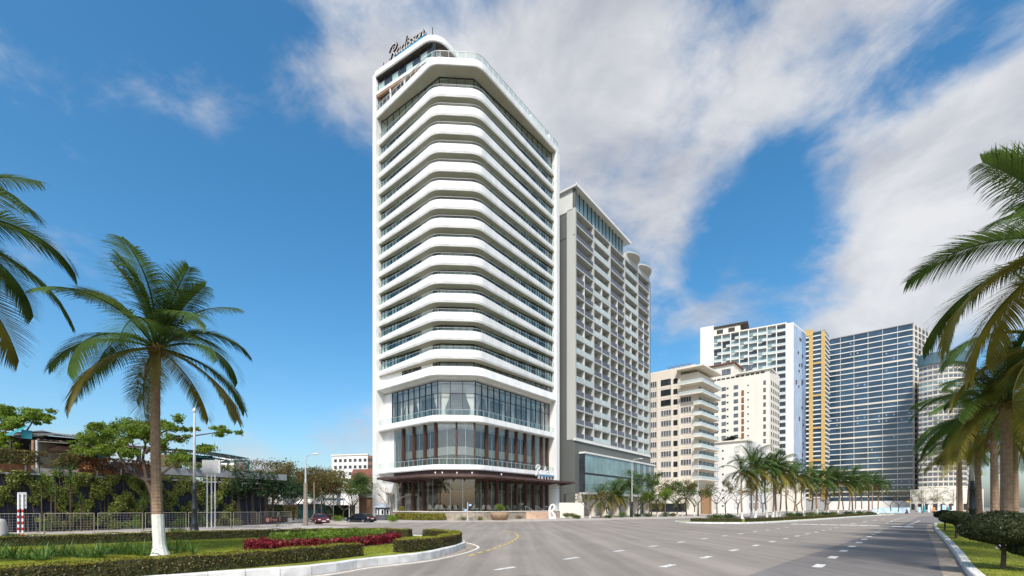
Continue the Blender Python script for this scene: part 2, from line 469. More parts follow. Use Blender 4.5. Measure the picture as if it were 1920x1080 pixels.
# verge on the right
rv = smooth_path([(6.5, 4.5), (10.6, 9.6), gp(1816, 1082), gp(1790, 1042), gp(1768, 1012), gp(1752, 992), gp(1753, 986), gp(1768, 983.5), (66, 57), (90, 60)], 7)
rv = [Vector((p.x, p.y, 0)) for p in rv]
kr = list(reversed(rv))
kerb('verge_kerb', kr, .26, .24, 1.0)
slab('verge_lawn', [p + n * .25 for p, n in zip(kr, normals2(kr))] + [(20, -2), (95, 20)], .21, 'grass')
dirt = [p - n * .02 for p, n in zip(kr, normals2(kr))]
struct('verge_gutter', MB().loft([[p + Vector((0, 0, .004)), p - n * .6 + Vector((0, 0, .004))] for p, n in zip(dirt, normals2(kr))], closed=False), 'gutter')

# median with the palm row
mo = smooth_path([(104.5, 128.5), (84, 110), (60, 87), (44, 72.5), (35.5, 65.6), (30, 64.2), (25.6, 66.5), (25.2, 70.5), (28.5, 74), (40, 81), (56, 95), (78, 118), (96, 140)], 6)
mo = list(reversed(mo))
kerb('median_kerb', mo, .3, .22, 1.6)
slab('median_lawn', [p + n * .28 for p, n in zip(mo, normals2(mo))], .2, 'grass')
mo2 = smooth_path([(111, 134.5), (121, 144), (123, 147.5), (119, 147), (109, 137.5), (111, 134.5)], 3)
mo2 = list(reversed(mo2)) if False else mo2
kerb('far_median_kerb', mo2, .3, .22, 1.6)
slab('far_median', [p + n * .28 for p, n in zip(mo2[:-1], normals2(mo2)[:-1])], .2, 'grass')

# hotel pavement, from the side street on the left round to the avenue
hp_f = [gp(560, 986.5), gp(640, 984), gp(700, 982.5), gp(800, 979.8), gp(900, 978.4), gp(1000, 977.8), gp(1060, 976.8), gp(1140, 975.2), gp(1220, 973.4), (33, 92), (47, 103), (75, 127), (110, 160)]
hp = smooth_path([(-66, 108), (-40, 78), (-34.5, 70.5), *hp_f[1:]], 5)
hk = [Vector((p.x, p.y, 0)) for p in hp]
kerb('hotel_kerb', hk, .25, .14, 1.6, 'pavement')
slab('hotel_pavement', [p + n * .22 for p, n in zip(hk, normals2(hk))] + [(60, 200), (-66, 150)], .13, 'pavement')
# pavement of the block on the left
lb = smooth_path([(-70, 6.4), (-46, 22), (-35.5, 29.3), gp(150, 1013.5), gp(300, 1006), gp(450, 998.5), gp(600, 992), gp(655, 989.6), (-26.6, 57.5), (-28.5, 62.5), (-36, 74), (-54, 100)], 5)
lb = [Vector((p.x, p.y, 0)) for p in lb]
kerb('side_kerb', lb, .25, .12, 1.4, 'pavement')
slab('side_pavement', [p + n * .22 for p, n in zip(lb, normals2(lb))] + [(-140, 110), (-140, 10)], .11, 'pavement')

# painted markings: every dash is a piece of its own on the road
def dash(a, b, w, m='line_white', z=.006):
    a = Vector((a[0], a[1], 0)); b = Vector((b[0], b[1], 0)); d = (b - a).normalized(); n = Vector((-d.y, d.x, 0)) * w / 2
    build('road_marking', MB().add([(p.x, p.y, z) for p in (a - n, b - n, b + n, a + n)], [(0, 1, 2, 3)]), m, road, recalc=False)
def dash_line(pix, frac, w, m='line_white'):
    g = [Vector(gp(*p)) for p in pix]
    for i, p in enumerate(g):
        q = g[i + 1] if i + 1 < len(g) else p + (p - g[i - 1])
        d = (q - p)
        dash(p - d * frac / 2, p + d * frac / 2, w, m)
dash_line([(1535.8, 1060.9), (1562, 1045), (1582, 1033), (1597.7, 1024.6), (1610.7, 1017.3), (1620.8, 1011.2), (1630, 1006), (1637.7, 1002), (1644.7, 998.4), (1650.4, 995.5)], .30, .34)
dash_line([(1252, 1061), (1324, 1045), (1376, 1031.8), (1417, 1022.8), (1448, 1015.7), (1473.5, 1009.9), (1495, 1005), (1514, 1001), (1531, 997.6), (1544.6, 994.6), (1556.5, 992.2), (1568, 990)], .26, .30)
dash_line([(947, 1066), (1071, 1047), (1161, 1033), (1225, 1024), (1277, 1016.5), (1321, 1010), (1359, 1004.8), (1389, 1000.7), (1416, 997), (1438.5, 994), (1459, 991.3), (1475, 989)], .25, .26)
dash_line([(1664, 980.5), (1672, 977.5), (1679, 975), (1685, 973), (1691, 971.2), (1697, 969.6)], .4, .32)
dash_line([(1600, 981.5), (1622, 978.2), (1640, 975.4), (1655, 973)], .35, .32)
dash_line([(1704, 985), (1711, 982), (1717, 979.4), (1722, 977.2)], .4, .4)
bars = [(1491, 982.6), (1509, 982.9), (1526, 983.3), (1545, 983.8), (1563, 984.2), (1582, 984.5), (1600, 984.9), (1620, 985.4), (1640, 986), (1682, 987.4), (1703, 988)]
for (x, y) in bars:
    p = Vector(gp(x, y)); u = Vector((.668, .744))
    dash(p - u * 1.35, p + u * 1.35, .95)
yp = [(884, 1041), (900, 1036), (915.6, 1032), (927.7, 1028), (937.5, 1024.3), (946, 1021), (954, 1018), (960.5, 1014.8), (966, 1011.4), (970, 1008), (971.4, 1005), (969, 1002), (965, 999.4), (958, 997.3), (947, 995.2)]
dash_line(yp, .62, .16, 'line_yellow')

# ------------------------------------------------------------------ the white hotel
A = Vector((-14, 80)); B = Vector((-5.7, 80.5)); AL = Vector((-.761, .649)).normalized(); AR = Vector((.623, .782)).normalized()
LE = A + AL * 18.4; RE = B + AR * 25.7
FL = Fr(A.x, A.y, AL.x, AL.y)                 # left face, t from the chamfer to the left end
FC = Fr(B.x, B.y, (A - B).x, (A - B).y)       # chamfer
FRR = Fr(RE.x, RE.y, -AR.x, -AR.y)            # right face, t from the far end to the chamfer

def offset_path(pts, off, r, seg=7):
    pts = [Vector(p) for p in pts]; k = len(pts); lines = []
    for a, b in zip(pts, pts[1:]):
        d = (b - a).normalized(); n = Vector((d.y, -d.x))      # right of travel = outward here
        lines.append((a + n * off, d))
    o = [lines[0][0]]
    for i in range(1, len(lines)):
        (p, d), (q, e) = lines[i - 1], lines[i]
        cr_ = d.x * e.y - d.y * e.x
        t = ((q - p).x * e.y - (q - p).y * e.x) / cr_
        c = p + d * t
        if r <= .01: o.append(c); continue
        th = abs(d.angle(e)); rr = max(.15, r + off); tl = rr * tan(th / 2)
        a_, b_ = c - d * tl, c + e * tl
        for j in range(seg + 1):
            s = j / seg
            # circular-ish arc by quadratic rational blend
            w = cos(th / 2); den = (1 - s) ** 2 + 2 * w * s * (1 - s) + s * s
            o.append((a_ * (1 - s) ** 2 + c * 2 * w * s * (1 - s) + b_ * s * s) / den)
    d = (pts[-1] - pts[-2]).normalized(); n = Vector((d.y, -d.x)); o.append(pts[-1] + n * off)
    return o
HOUT = [LE, A, B, RE]
def sweep(mb, prof, r=4.0, base=HOUT, closed=True, caps=False):
    rings = []
    for q in prof:
        pa = offset_path(base, q[0], r); e = q[2] if len(q) > 2 else 0
        rings.append([Vector((p.x, p.y, q[1] + (e if j in (0, len(pa) - 1) else 0))) for j, p in enumerate(pa)])
    n = len(rings[0]); cross = [[rings[i][j] for i in range(len(prof))] for j in range(n)]
    return mb.loft(cross, closed=closed, caps=caps)
def corner_t(F, off):
    p = offset_path(HOUT, off, 0)
    return p

hotel = thing('hotel_tower', (-9.8, 84, 0), 'tall white hotel tower with rounded stacked balconies and brown-finned glass base', 'hotel')
ZB, PIT = 28.75, 3.32
# piers at both ends, core behind the glass
m = MB().box(17.35, 18.6, -9, .06, 0, 89.5, FL); build('end_pier', m, 'white_paint', hotel)
m = MB().box(-.25, .95, -9, .06, 0, 80.4, FRR); build('end_pier', m, 'white_paint', hotel)
def core(off, z0, z1, mname, name):
    p = offset_path(HOUT, off, 0)
    back = [p[-1] + Vector((-.761, .649)) * 17, p[0] + AR * 19]
    build(name, MB().prism([(q.x, q.y) for q in p] + [(q.x, q.y) for q in back], z0, z1), mname, hotel)
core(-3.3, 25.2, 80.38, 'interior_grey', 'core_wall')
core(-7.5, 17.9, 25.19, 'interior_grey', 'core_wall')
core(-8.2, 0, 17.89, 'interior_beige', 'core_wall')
build('roof_deck', MB().prism([(q.x, q.y) for q in offset_path(HOUT, -.6, 0)] + [((RE + AL * 17).x, (RE + AL * 17).y), ((LE + AR * 18).x, (LE + AR * 18).y)], 80.6, 81.1), 'white_plain', hotel)

# the window line swings in towards the corners: shallow balconies at the ends, deep ones at the chamfer
p22 = offset_path(HOUT, -2.5, 0); pe = offset_path(HOUT, -1.15, 0); p22[0] = pe[0]; p22[3] = pe[3]
FLW = Fr(p22[1].x, p22[1].y, (p22[0] - p22[1]).x, (p22[0] - p22[1]).y); FRW = Fr(p22[3].x, p22[3].y, (p22[2] - p22[3]).x, (p22[2] - p22[3]).y); FCW = Fr(p22[2].x, p22[2].y, (p22[1] - p22[2]).x, (p22[1] - p22[2]).y)
tA = 0.0; tB = (p22[2] - p22[3]).length; cw = (p22[1] - p22[2]).length; tLE = (p22[0] - p22[1]).length - 1.0; tC0 = 0.0
def window_meshes(w, h, n, name):
    f = MB(); b = .07
    f.box(0, w, -.06, .06, 0, b); f.box(0, w, -.06, .06, h - b - .05, h)
    for i in range(n + 1):
        x = min(max(i * w / n, b / 2), w - b / 2); f.box(x - b / 2, x + b / 2, -.07, .07, b, h - b - .05)
    g = MB()
    for i in range(n):
        g.box(i * w / n + b / 2, (i + 1) * w / n - b / 2, -.012, .012, b, h - b - .05)
    return mk(name + '_frame', f.v, f.f, 'frame_dark'), mk(name + '_glass', g.v, g.f, 'glass_window')
def curtain_mesh(x0, x1, h, m='curtain', amp=.04, per=.16, y=-.16):
    n = max(4, int((x1 - x0) / per)); r = []
    for i in range(n + 1):
        x = x0 + (x1 - x0) * i / n; yy = y + amp * (1 if i % 2 else -1) + random.uniform(-.02, .02)
        r.append([(x, yy, .06), (x, yy, h - .1)])
    mb = MB().loft(r, closed=False); return mk('curtain', mb.v, mb.f, m)
HW = 2.86
WIN = {}
def hotel_window(F, t, o, z, w, n, kind):
    if kind not in WIN:
        cs = [curtain_mesh(a * w, b * w, HW) for (a, b) in ((0.02, .98), (0.02, .62), (.3, .98), (.02, .98), (.02, .45), (.1, .98))]
        WIN[kind] = (*window_meshes(w, HW, n, kind), cs)
    fm, gm, cs = WIN[kind]
    o_ = inst('window', fm, hotel, F.pt(t, o, z), F.ang)
    sub('pane', gm, o_); sub('curtain', random.choice(cs), o_)
part_me = None
for k in range(15):
    zb = ZB + PIT * k; zt = zb + 1.62
    TP = -.76
    build('soffit_shade', sweep(MB(), [(-.66, zb + .012), (-.68, zb - .016), (-3.3, zb - .016), (-3.3, zb + .012)]), 'soffit_shade', hotel)  # thin plate added under each band, its underside shade put into the colour
    prof = [(-.5, zt, TP), (-.5, zb + .34), (-.56, zb + .32), (-.56, zb + .25), (-.48, zb + .23), (-.55, zb), (-3.4, zb + .03), (-3.4, zb + .38), (-.72, zb + .38), (-.72, zt, TP)]
    build('balcony', sweep(MB(), prof), 'white_paint', hotel)
    g = sweep(MB(), [(-.60, zt, TP), (-.60, zt + .52, -.12), (-.62, zt + .52, -.12), (-.62, zt, TP)])
    gr = build('glass_railing', g, 'glass_rail', hotel)
    hr = sweep(MB(), [(-.58, zt + .52, -.12), (-.58, zt + .56, -.12), (-.65, zt + .56, -.12), (-.65, zt + .52, -.12)])
    build('handrail', hr, 'rail_metal', gr)
    if k == 14: continue
    z = zb + .4
    # left face: corner glass, solid panel, four bays
    hotel_window(FLW, .05, 0, z, 1.6, 2, 'hotel_corner_window')
    build('wall_panel', MB().box(1.67, 4.6, -.3, .1, z, z + 2.93, FLW), 'white_plain', hotel)
    lw = (tLE - 4.6) / 4
    for i in range(4): hotel_window(FLW, 4.6 + i * lw, 0, z, lw, 3, 'hotel_left_window')
    hotel_window(FCW, 0, 0, z, cw, 5, 'hotel_chamfer_window')
    rw = (tB - 1.0) / 7
    for i in range(7): hotel_window(FRW, 1.0 + i * rw, 0, z, rw, 4, 'hotel_right_window')
    if part_me is None:
        pm = MB().box(-.03, .03, 0, 1, 0, 2.6); part_me = mk('partition', pm.v, pm.f, 'glass_partition')
    for i in range(1, 4):
        t = 4.6 + i * lw; inst('glass_partition', part_me, hotel, FLW.pt(t, .1, z), FLW.ang, scale=(1, 1.6 - 1.2 * t / tLE, 1))
    for i in range(1, 7):
        t = 1.0 + i * rw; inst('glass_partition', part_me, hotel, FRW.pt(t, .1, z), FRW.ang, scale=(1, .4 + 1.2 * t / tB, 1))
# top storey under the roof slab: dark ribbon glazing
z = ZB + PIT * 14 + .4
for F, t0, w, n in ((FLW, 0, tLE, 9), (FCW, 0, cw, 4), (FRW, 1.0, tB - 1.0, 14)):
    fm, gm = window_meshes(w, 80.35 - z, n, 'ribbon'); o_ = inst('window', fm, hotel, F.pt(t0, 0, z), F.ang); sub('pane', gm, o_)
# roof slab with its rail
build('roof_slab', sweep(MB(), [(0, 81.6), (0, 80.62), (-.05, 80.42), (-3.4, 80.42), (-3.4, 81.0), (-.3, 81.0), (-.3, 81.6)], r=3.2), 'white_paint', hotel)
g = build('glass_railing', sweep(MB(), [(-.14, 81.6), (-.14, 82.8), (-.16, 82.8), (-.16, 81.6)], r=3.2), 'glass_rail', hotel)
hr = sweep(MB(), [(-.1, 82.8), (-.1, 82.87), (-.2, 82.87), (-.2, 82.8)], r=3.2)
pth = resample([Vector((p.x, p.y, 0)) for p in offset_path(HOUT, -.15, 3.2)], 1.5)
for p in pth: hr.box(p.x - .02, p.x + .02, p.y - .02, p.y + .02, 81.6, 82.8)
build('handrail', hr, 'rail_metal', g)
build('soffit_shade', sweep(MB(), [(-.25, 80.43), (-.27, 80.40), (-3.3, 80.405), (-3.3, 80.43)], r=3.2), 'soffit_shade', hotel)  # same plate below the roof slab, shade painted in as beige
# service storey: band, dark ribbon windows, coved soffit
build('balcony', sweep(MB(), [(-.35, 27.3), (-.05, 25.78), (-.12, 25.66), (-1.3, 25.5), (-1.35, 25.36), (-2.3, 25.25), (-2.35, 25.12), (-7.6, 25.1), (-7.6, 25.4), (-3.4, 27.3)], r=4), 'white_paint', hotel)
for F, t0, w, n in ((FLW, .05, 1.6, 2), (FLW, 4.7, 5.4, 5), (FCW, 0, cw, 4), (FRW, 1.2, tB - 1.2, 13)):
    fm, gm = window_meshes(w, 1.42, n, 'service'); o_ = inst('window', fm, hotel, F.pt(t0, 0, 27.31), F.ang); sub('pane', gm, o_)
for a, b in ((1.67, 4.7), (10.1, tLE)): build('wall_panel', MB().box(a, b, -.4, .08, 27.3, 28.74, FLW), 'white_plain', hotel)

TX = lambda F, x, o: ((F.ox - F.dy * o) - (x - 960) / FPX * (F.oy + F.dx * o)) / ((x - 960) / FPX * F.dy - F.dx)
tG1, tG2, tG3 = TX(FL, 736, -1.9), TX(FL, 739, -1.9), TX(FL, 745, -1.9)
# glazed storey with white drapes
p29 = offset_path(HOUT, -1.9, 0)
tA2 = FL.tof(p29[1].x, p29[1].y); tB2 = FRR.tof(p29[2].x, p29[2].y); tC2 = FC.tof(p29[2].x, p29[2].y); cw2 = (p29[1] - p29[2]).length
def pane_inst(name, w, h, m='glass_lobby', th=.02):
    b = MB().box(.03, w - .03, -th / 2, th / 2, .03, h - .03); return mk(name, b.v, b.f, m)
def drape_mesh(w, h, tied):
    n = 14; r = []
    for i in range(n + 1):
        u = i / n; y = -.5 + .07 * (1 if i % 2 else -1)
        row = []
        for j in range(9):
            v = j / 8; z = h * (1 - v)
            k = 1.0 if not tied else (1 - .55 * math.exp(-((v - .7) / .25) ** 2)) * (1 - .1 * v)
            row.append((u * w * k + (0 if tied >= 0 else w * (1 - k)), y, z))
        r.append(row)
    mb = MB().loft(r, closed=False); return mk('drape', mb.v, mb.f, 'drape', True)
DR = [drape_mesh(1.5, 5.9, 1), drape_mesh(1.5, 5.9, -1), drape_mesh(1.3, 5.9, 0)]
zl, zm, zh = 18.2, 22.9, 25.1
def curtain_wall(F, t0, t1, n, ends=True):
    w = (t1 - t0) / n
    lo = pane_inst('pane', w, zm - zl); hi = pane_inst('pane', w, zh - zm)
    mull = MB()
    for i in range(n + 1):
        x = t0 + i * w; mull.box(x - .05, x + .05, -2.0, -1.78, zl, zh, F)
    mull.box(t0, t1, -1.98, -1.80, zm - .04, zm + .04, F); mull.box(t0, t1, -1.98, -1.80, zh - .1, zh, F)
    build('mullion_frame', mull, 'frame_dark', hotel)
    for i in range(n):
        inst('pane', lo, hotel, F.pt(t0 + i * w, -1.9, zl), F.ang); inst('pane', hi, hotel, F.pt(t0 + i * w, -1.9, zm), F.ang)
curtain_wall(FL, tA2, tG1, 8); curtain_wall(FC, tC2, tC2 + cw2, 3); curtain_wall(FRR, .95, tB2, 14)
for F, t, d in ((FL, 11.0, 1), (FL, 9.6, 2), (FL, 6.2, 0), (FL, 8.0, 1), (FC, tC2 + .2, 0), (FC, tC2 + cw2 - 2.1, 1), (FL, tA2 + .2, 0), (FRR, tB2 - 2.1, 1), (FRR, tB2 - 4.6, 0), (FRR, tB2 - 9.9, 1), (FRR, tB2 - 12.0, 0), (FRR, 6.8, 1), (FRR, 4.6, 0), (FRR, 1.2, 2)):
    inst('drape', DR[d], hotel, F.pt(t, -1.9, zl), F.ang)
build('ceiling_strip', sweep(MB(), [(-3.3, 24.2), (-3.3, 24.9), (-7.3, 24.9), (-7.3, 24.2)], r=0.0), 'white_plain', hotel)
build('wall_panel', MB().box(tG1, 17.36, -2.3, -1.82, 18.0, 25.1, FL), 'white_paint', hotel)

def deck(zb, zt, rail, nm='balcony'):
    build(nm, sweep(MB(), [(-.5, zt), (-.42, zb + .18), (-.5, zb), (-3.2, zb + .05), (-8.1, zb + .06), (-8.1, zt - .5), (-.72, zt - .5), (-.72, zt)], r=4), 'white_paint', hotel)
    g_ = build('glass_railing', sweep(MB(), [(-.60, zt), (-.60, zt + rail), (-.62, zt + rail), (-.62, zt)]), 'glass_rail', hotel)
    h_ = sweep(MB(), [(-.57, zt + rail), (-.57, zt + rail + .05), (-.65, zt + rail + .05), (-.65, zt + rail)])
    for p in resample([Vector((p.x, p.y, 0)) for p in offset_path(HOUT, -.61, 4)], 1.35): h_.box(p.x - .02, p.x + .02, p.y - .02, p.y + .02, zt, zt + rail)
    build('handrail', h_, 'rail_metal', g_)
deck(17.55, 18.7, 1.0); deck(9.0, 9.95, 1.05)

def fin_storey(F, t0, t1, fins, z0, z1, o=-1.9, proud=.42, rodfrac=.5, transom=None):
    ts = [t0] + list(fins) + [t1]
    for t in fins:
        build('fin', MB().box(t - .17, t + .17, o - .2, o + proud, z0, z1, F), 'brown_panel', hotel)
    for a, b in zip(ts, ts[1:]):
        if b - a < .5: continue
        h = z1 - z0; zs = [z0, z1] if not transom else [z0, transom, z1]
        for u, v in zip(zs, zs[1:]):
            inst('pane', pane_inst('pane', b - a - .05, v - u), hotel, F.pt(a + .02, o, u), F.ang)
        n = 2 if b - a < 3.4 else 3
        for i in range(1, n):
            x = a + (b - a) * i / n; build('glazing_rod', MB().box(x - .025, x + .025, o + .03, o + .09, z0, z1, F), 'steel', hotel)
tR = [1.0 + (tB2 - 1.0) * i / 8 for i in range(9)]
fin_storey(FL, tA2 + .1, tG2, [tA2 + .45, tA2 + 3.5, tA2 + 6.8, tA2 + 10.1], 9.4, 17.6)
fin_storey(FC, tC2, tC2 + cw2, [tC2 + .1, tC2 + cw2 / 2], 9.4, 17.6)
fin_storey(FRR, 1.0, tB2, [tR[0] + .9] + tR[1:8], 9.4, 17.6)
build('wall_panel', MB().box(tG2, 17.36, -2.3, -1.82, 9.4, 17.58, FL), 'white_paint', hotel)
fin_storey(FL, tA2, tG3, [tA2 + 4.0, tA2 + 7.0, tA2 + 10.2], 1.62, 8.6, transom=5.6)
fin_storey(FC, tC2, tC2 + cw2, [], 1.62, 8.6, transom=5.6)
fin_storey(FRR, 1.0, tB2, [tR[0] + 1, tR[1], tR[2], tR[3] - .2, tR[4], tR[5], tR[6], tR[7]], 1.62, 8.6, transom=5.6)
# interior furnishing of the lobby: counter, lit wall panels, ceiling
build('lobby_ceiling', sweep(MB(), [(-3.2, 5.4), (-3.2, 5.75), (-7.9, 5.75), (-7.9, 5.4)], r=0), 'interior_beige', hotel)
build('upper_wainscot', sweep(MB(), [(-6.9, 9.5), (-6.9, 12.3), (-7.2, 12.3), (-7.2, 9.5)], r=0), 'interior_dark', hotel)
build('upper_shelf', sweep(MB(), [(-6.2, 12.4), (-6.2, 13.9), (-6.6, 13.9), (-6.6, 12.4)], r=0), 'plinth_cap', hotel)
# left lower wall with the driveway opening and a dark carved door
m = MB().box(tG3, tG3 + .7, -2.3, -1.82, .13, 9.0, FL).box(tG3 + .7, 17.36, -2.3, -1.82, 5.3, 9.0, FL).box(16.9, 17.36, -2.3, -1.82, .13, 5.3, FL); build('wall_panel', m, 'white_paint', hotel)
build('wall_panel', MB().box(12.9, 17.36, -7.3, -6.9, .13, 5.3, FL).box(12.9, 17.36, -7, -2.3, 5.0, 5.3, FL), 'white_plain', hotel)
dr = build('door', MB().box(13.1, 15.1, -6.9, -6.75, .13, 4.7, FL), 'brick_brown', hotel)
for i in range(4): build('door_panel', MB().box(13.2 + .47 * i, 13.58 + .47 * i, -6.75, -6.69, .4, 4.4, FL), 'timber_dark', dr)
# brown fascia and the big entrance canopy
build('fascia', sweep(MB(), [(-1.0, 8.98), (-1.0, 8.2), (-2.9, 8.2), (-2.9, 8.98)], r=3.4, base=[A + AL * 12.8, A, B, RE]), 'brown_panel', hotel)
cb = [A + AL * 13.6, A, B, RE + AR * 3.2]
cano = build('canopy', sweep(MB(), [(2.3, 8.02), (2.3, 7.62), (-2.7, 7.45), (-2.7, 8.12)], r=3, base=cb, caps=True), 'canopy_brown', hotel)
for F, ts in ((FL, (12.5, 10, 7.5, 5, 2.5)), (FC, (.8, 2.8, 4.8, 6.8)), (FRR, (-2, .5, 3, 6, 9, 12, 15, 18, 21, 24))):
    for t in ts:
        r_ = [[F.pt(t - .06, 2.1, 7.6), F.pt(t + .06, 2.1, 7.6), F.pt(t + .06, 2.1, 7.5), F.pt(t - .06, 2.1, 7.5)],
              [F.pt(t - .06, -2.7, 7.45), F.pt(t + .06, -2.7, 7.45), F.pt(t + .06, -2.7, 6.9), F.pt(t - .06, -2.7, 6.9)]]
        build('bracket', MB().loft(r_, caps=True), 'canopy_brown', cano)
for F, t in ((FC, 7.6), (FC, 6.4), (FC, 3.9), (FC, 1.3), (FRR, 22)):
    q = F.pt(t, 1.9, 8.0); build('spotlight', MB().lathe([(.05, 0), (.05, .18), (.12, .2), (.12, .42), (.03, .44)], q, 8), 'sign_white', cano)

# penthouse set back on the left part of the roof
PC = Vector((xat(817, 83.4), 83.4)); PE = LE + Vector((.9, -.6))
PB = [PE, PC, PC + AR * 14]
def psweep(prof, r=2.6): return sweep(MB(), prof, r=r, base=PB)
build('penthouse_roof', psweep([(.4, 89.5), (.45, 88.5), (.35, 88.36), (-12, 88.36), (-12, 89.7)], 3), 'white_paint', hotel)
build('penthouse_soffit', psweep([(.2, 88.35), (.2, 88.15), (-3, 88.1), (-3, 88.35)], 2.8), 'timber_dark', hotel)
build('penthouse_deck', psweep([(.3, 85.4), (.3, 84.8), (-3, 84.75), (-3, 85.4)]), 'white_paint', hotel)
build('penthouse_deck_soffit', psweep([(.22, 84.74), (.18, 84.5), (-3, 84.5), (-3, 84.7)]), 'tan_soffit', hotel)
g = build('glass_railing', psweep([(.2, 85.4), (.2, 86.4), (.18, 86.4), (.18, 85.4)]), 'glass_rail', hotel)
build('penthouse_core', MB().prism([(q.x, q.y) for q in offset_path(PB, -1.4, 0)] + [((PC + AR * 14 + AL * 9).x, (PC + AR * 14 + AL * 9).y), ((PE + AR * 12).x, (PE + AR * 12).y)], 81.1, 88.2), 'interior_grey', hotel)
pp = offset_path(PB, -.35, 0); FP = Fr(pp[1].x, pp[1].y, (pp[0] - pp[1]).x, (pp[0] - pp[1]).y); pl = (pp[0] - pp[1]).length
for i in range(8):
    w = pl / 8
    fm, gm = window_meshes(w, 2.7, 1, 'penthouse'); o_ = inst('window', fm, hotel, FP.pt(i * w, 0, 85.4), FP.ang); sub('pane', gm, o_)
    if i % 2: sub('curtain', curtain_mesh(.05, w - .05, 2.4), o_)
    fm, gm = window_meshes(w, 3.3, 2, 'penthouse_low'); o_ = inst('window', fm, hotel, FP.pt(i * w, 0, 81.15), FP.ang); sub('pane', gm, o_)
for i in range(1, 4):
    q = FP.pt(i * pl / 4, .35, 81.1); build('column', MB().lathe([(.16, 0), (.16, 3.5)], q, 10), 'white_plain', hotel)
# stair heads and plant on the roof, right side
build('stair_head', MB().box(2.2, 7.2, -6.5, -2.2, 81.0, 85.6, FRR), 'white_paint', hotel)
build('stair_head', MB().box(.4, 1.6, -5, -1.2, 81.0, 84.6, FRR), 'white_paint', hotel)
build('parapet', MB().box(7.2, 24, -5, -4.7, 81.0, 83.2, FRR), 'white_paint', hotel)

# ------------------------------------------------------------------ lettering
def ribbon(pts, w, d, F, t0, o0, z0, sc, slant=.22, n=5):
    """a stroke swept as a flat bar in the plane of a wall frame; text runs from left to right, so t falls"""
    sp = smooth_path([(p[0], p[1], 0) for p in pts], n); nn_ = normals2(sp); rings = []
    for i, (p, q) in enumerate(zip(sp, nn_)):
        u = i / (len(sp) - 1); ww = w * (.55 + .45 * sin(pi * min(1, max(0, u * .9 + .05)))) / 2
        r_ = []
        for (s, dd) in ((-1, 0), (1, 0), (1, d), (-1, d)):
            x = p.x + q.x * s * ww; y = p.y + q.y * s * ww
            r_.append(F.pt(t0 - (x + y * slant) * sc, o0 + dd, z0 + y * sc))
        rings.append(r_)
    return MB().loft(rings, caps=True)
GLYPH = {
 'R': ([[(.18, -.28), (.22, .1), (.32, .55), (.42, .98)], [(-.12, .72), (0, 1.02), (.35, 1.2), (.72, 1.1), (.78, .85), (.6, .62), (.3, .52)], [(.34, .52), (.6, .3), (.85, 0)]], .95),
 'a': ([[(.42, .46), (.25, .52), (.05, .35), (.04, .1), (.18, 0), (.36, .14), (.45, .42)], [(.45, .5), (.42, .16), (.5, 0), (.62, .1)]], .62),
 'd': ([[(.42, .46), (.25, .52), (.05, .35), (.04, .1), (.18, 0), (.36, .14), (.45, .42)], [(.52, 1.1), (.46, .6), (.42, .16), (.5, 0), (.62, .1)]], .64),
 'i': ([[(.1, .5), (.08, .15), (.16, 0), (.28, .1)], [(.12, .7), (.17, .78)]], .3),
 's': ([[(.36, .44), (.2, .54), (.08, .42), (.2, .28), (.34, .14), (.2, 0), (.02, .08)]], .44),
 'o': ([[(.26, .52), (.06, .36), (.06, .1), (.22, 0), (.42, .14), (.42, .4), (.26, .52)]], .52),
 'n': ([[(.06, .5), (.06, .2), (.04, 0)], [(.06, .3), (.22, .5), (.38, .44), (.4, .15), (.48, 0), (.62, .1)]], .64)}
def script_sign(root, F, t_left, o, z, sc, w=.13, d=.25, body='letter_dark', face='letter_face', under='sky_blue_sign'):
    x = 0
    for ch in 'Radisson':
        st, adv = GLYPH[ch]; b = MB(); fc = MB()
        for s in st:
            q = [(a + x, c) for a, c in s]
            r1 = ribbon(q, w, d, F, t_left, o, z, sc); b.add(r1.v, r1.f)
            r2 = ribbon(q, w * .62, .03, F, t_left, o + d + .004, z, sc); fc.add(r2.v, r2.f)
        lt = build('letter', b, body, root)
        build('letter_face', fc, face, lt)
        x += adv
    ul = MB()
    rr_ = ribbon([(.9, -.2), (1.6, -.17), (2.6, -.14), (x + .1, -.1)], w * .9, d, F, t_left, o, z, sc, n=4); ul.add(rr_.v, rr_.f)
    build('underline', ul, under, root)
    return x
dP = (PE - PC).normalized(); FS = Fr(PC.x, PC.y, dP.x, dP.y)
sg = thing('roof_sign', FS.pt(6, 0, 89.6), 'large script hotel name letters on the roof edge above the penthouse', 'sign')
TX = lambda F, x, o: ((F.ox - F.dy * o) - (x - 960) / FPX * (F.oy + F.dx * o)) / ((x - 960) / FPX * F.dy - F.dx)
ta_, tb_ = TX(FS, 731, -.4), TX(FS, 801, -.4)
script_sign(sg, FS, ta_, -.4, 90.6, (ta_ - tb_) / 4.75, w=.2, d=.3)
sup = MB()
for i in range(9): sup.box(1.2 + i * 1.6, 1.28 + i * 1.6, -.62, -.5, 89.4, 91.4, FS)
sup.box(1, 14.3, -.6, -.5, 90.0, 90.1, FS); build('support_frame', sup, 'frame_dark', sg)
FSC = Fr(RE.x, RE.y, -AR.x, -AR.y)
sg = thing('canopy_sign', FSC.pt(4, 1.9, 8.1), 'small white script hotel name letters standing on the brown entrance canopy', 'sign')
ta_, tb_ = TX(FSC, 1004, 1.75), TX(FSC, 1041, 1.75)
script_sign(sg, FSC, ta_, 1.7, 9.05, (ta_ - tb_) / 4.75, w=.17, d=.1, body='sign_white', face='sign_white')
x = ta_ - .9
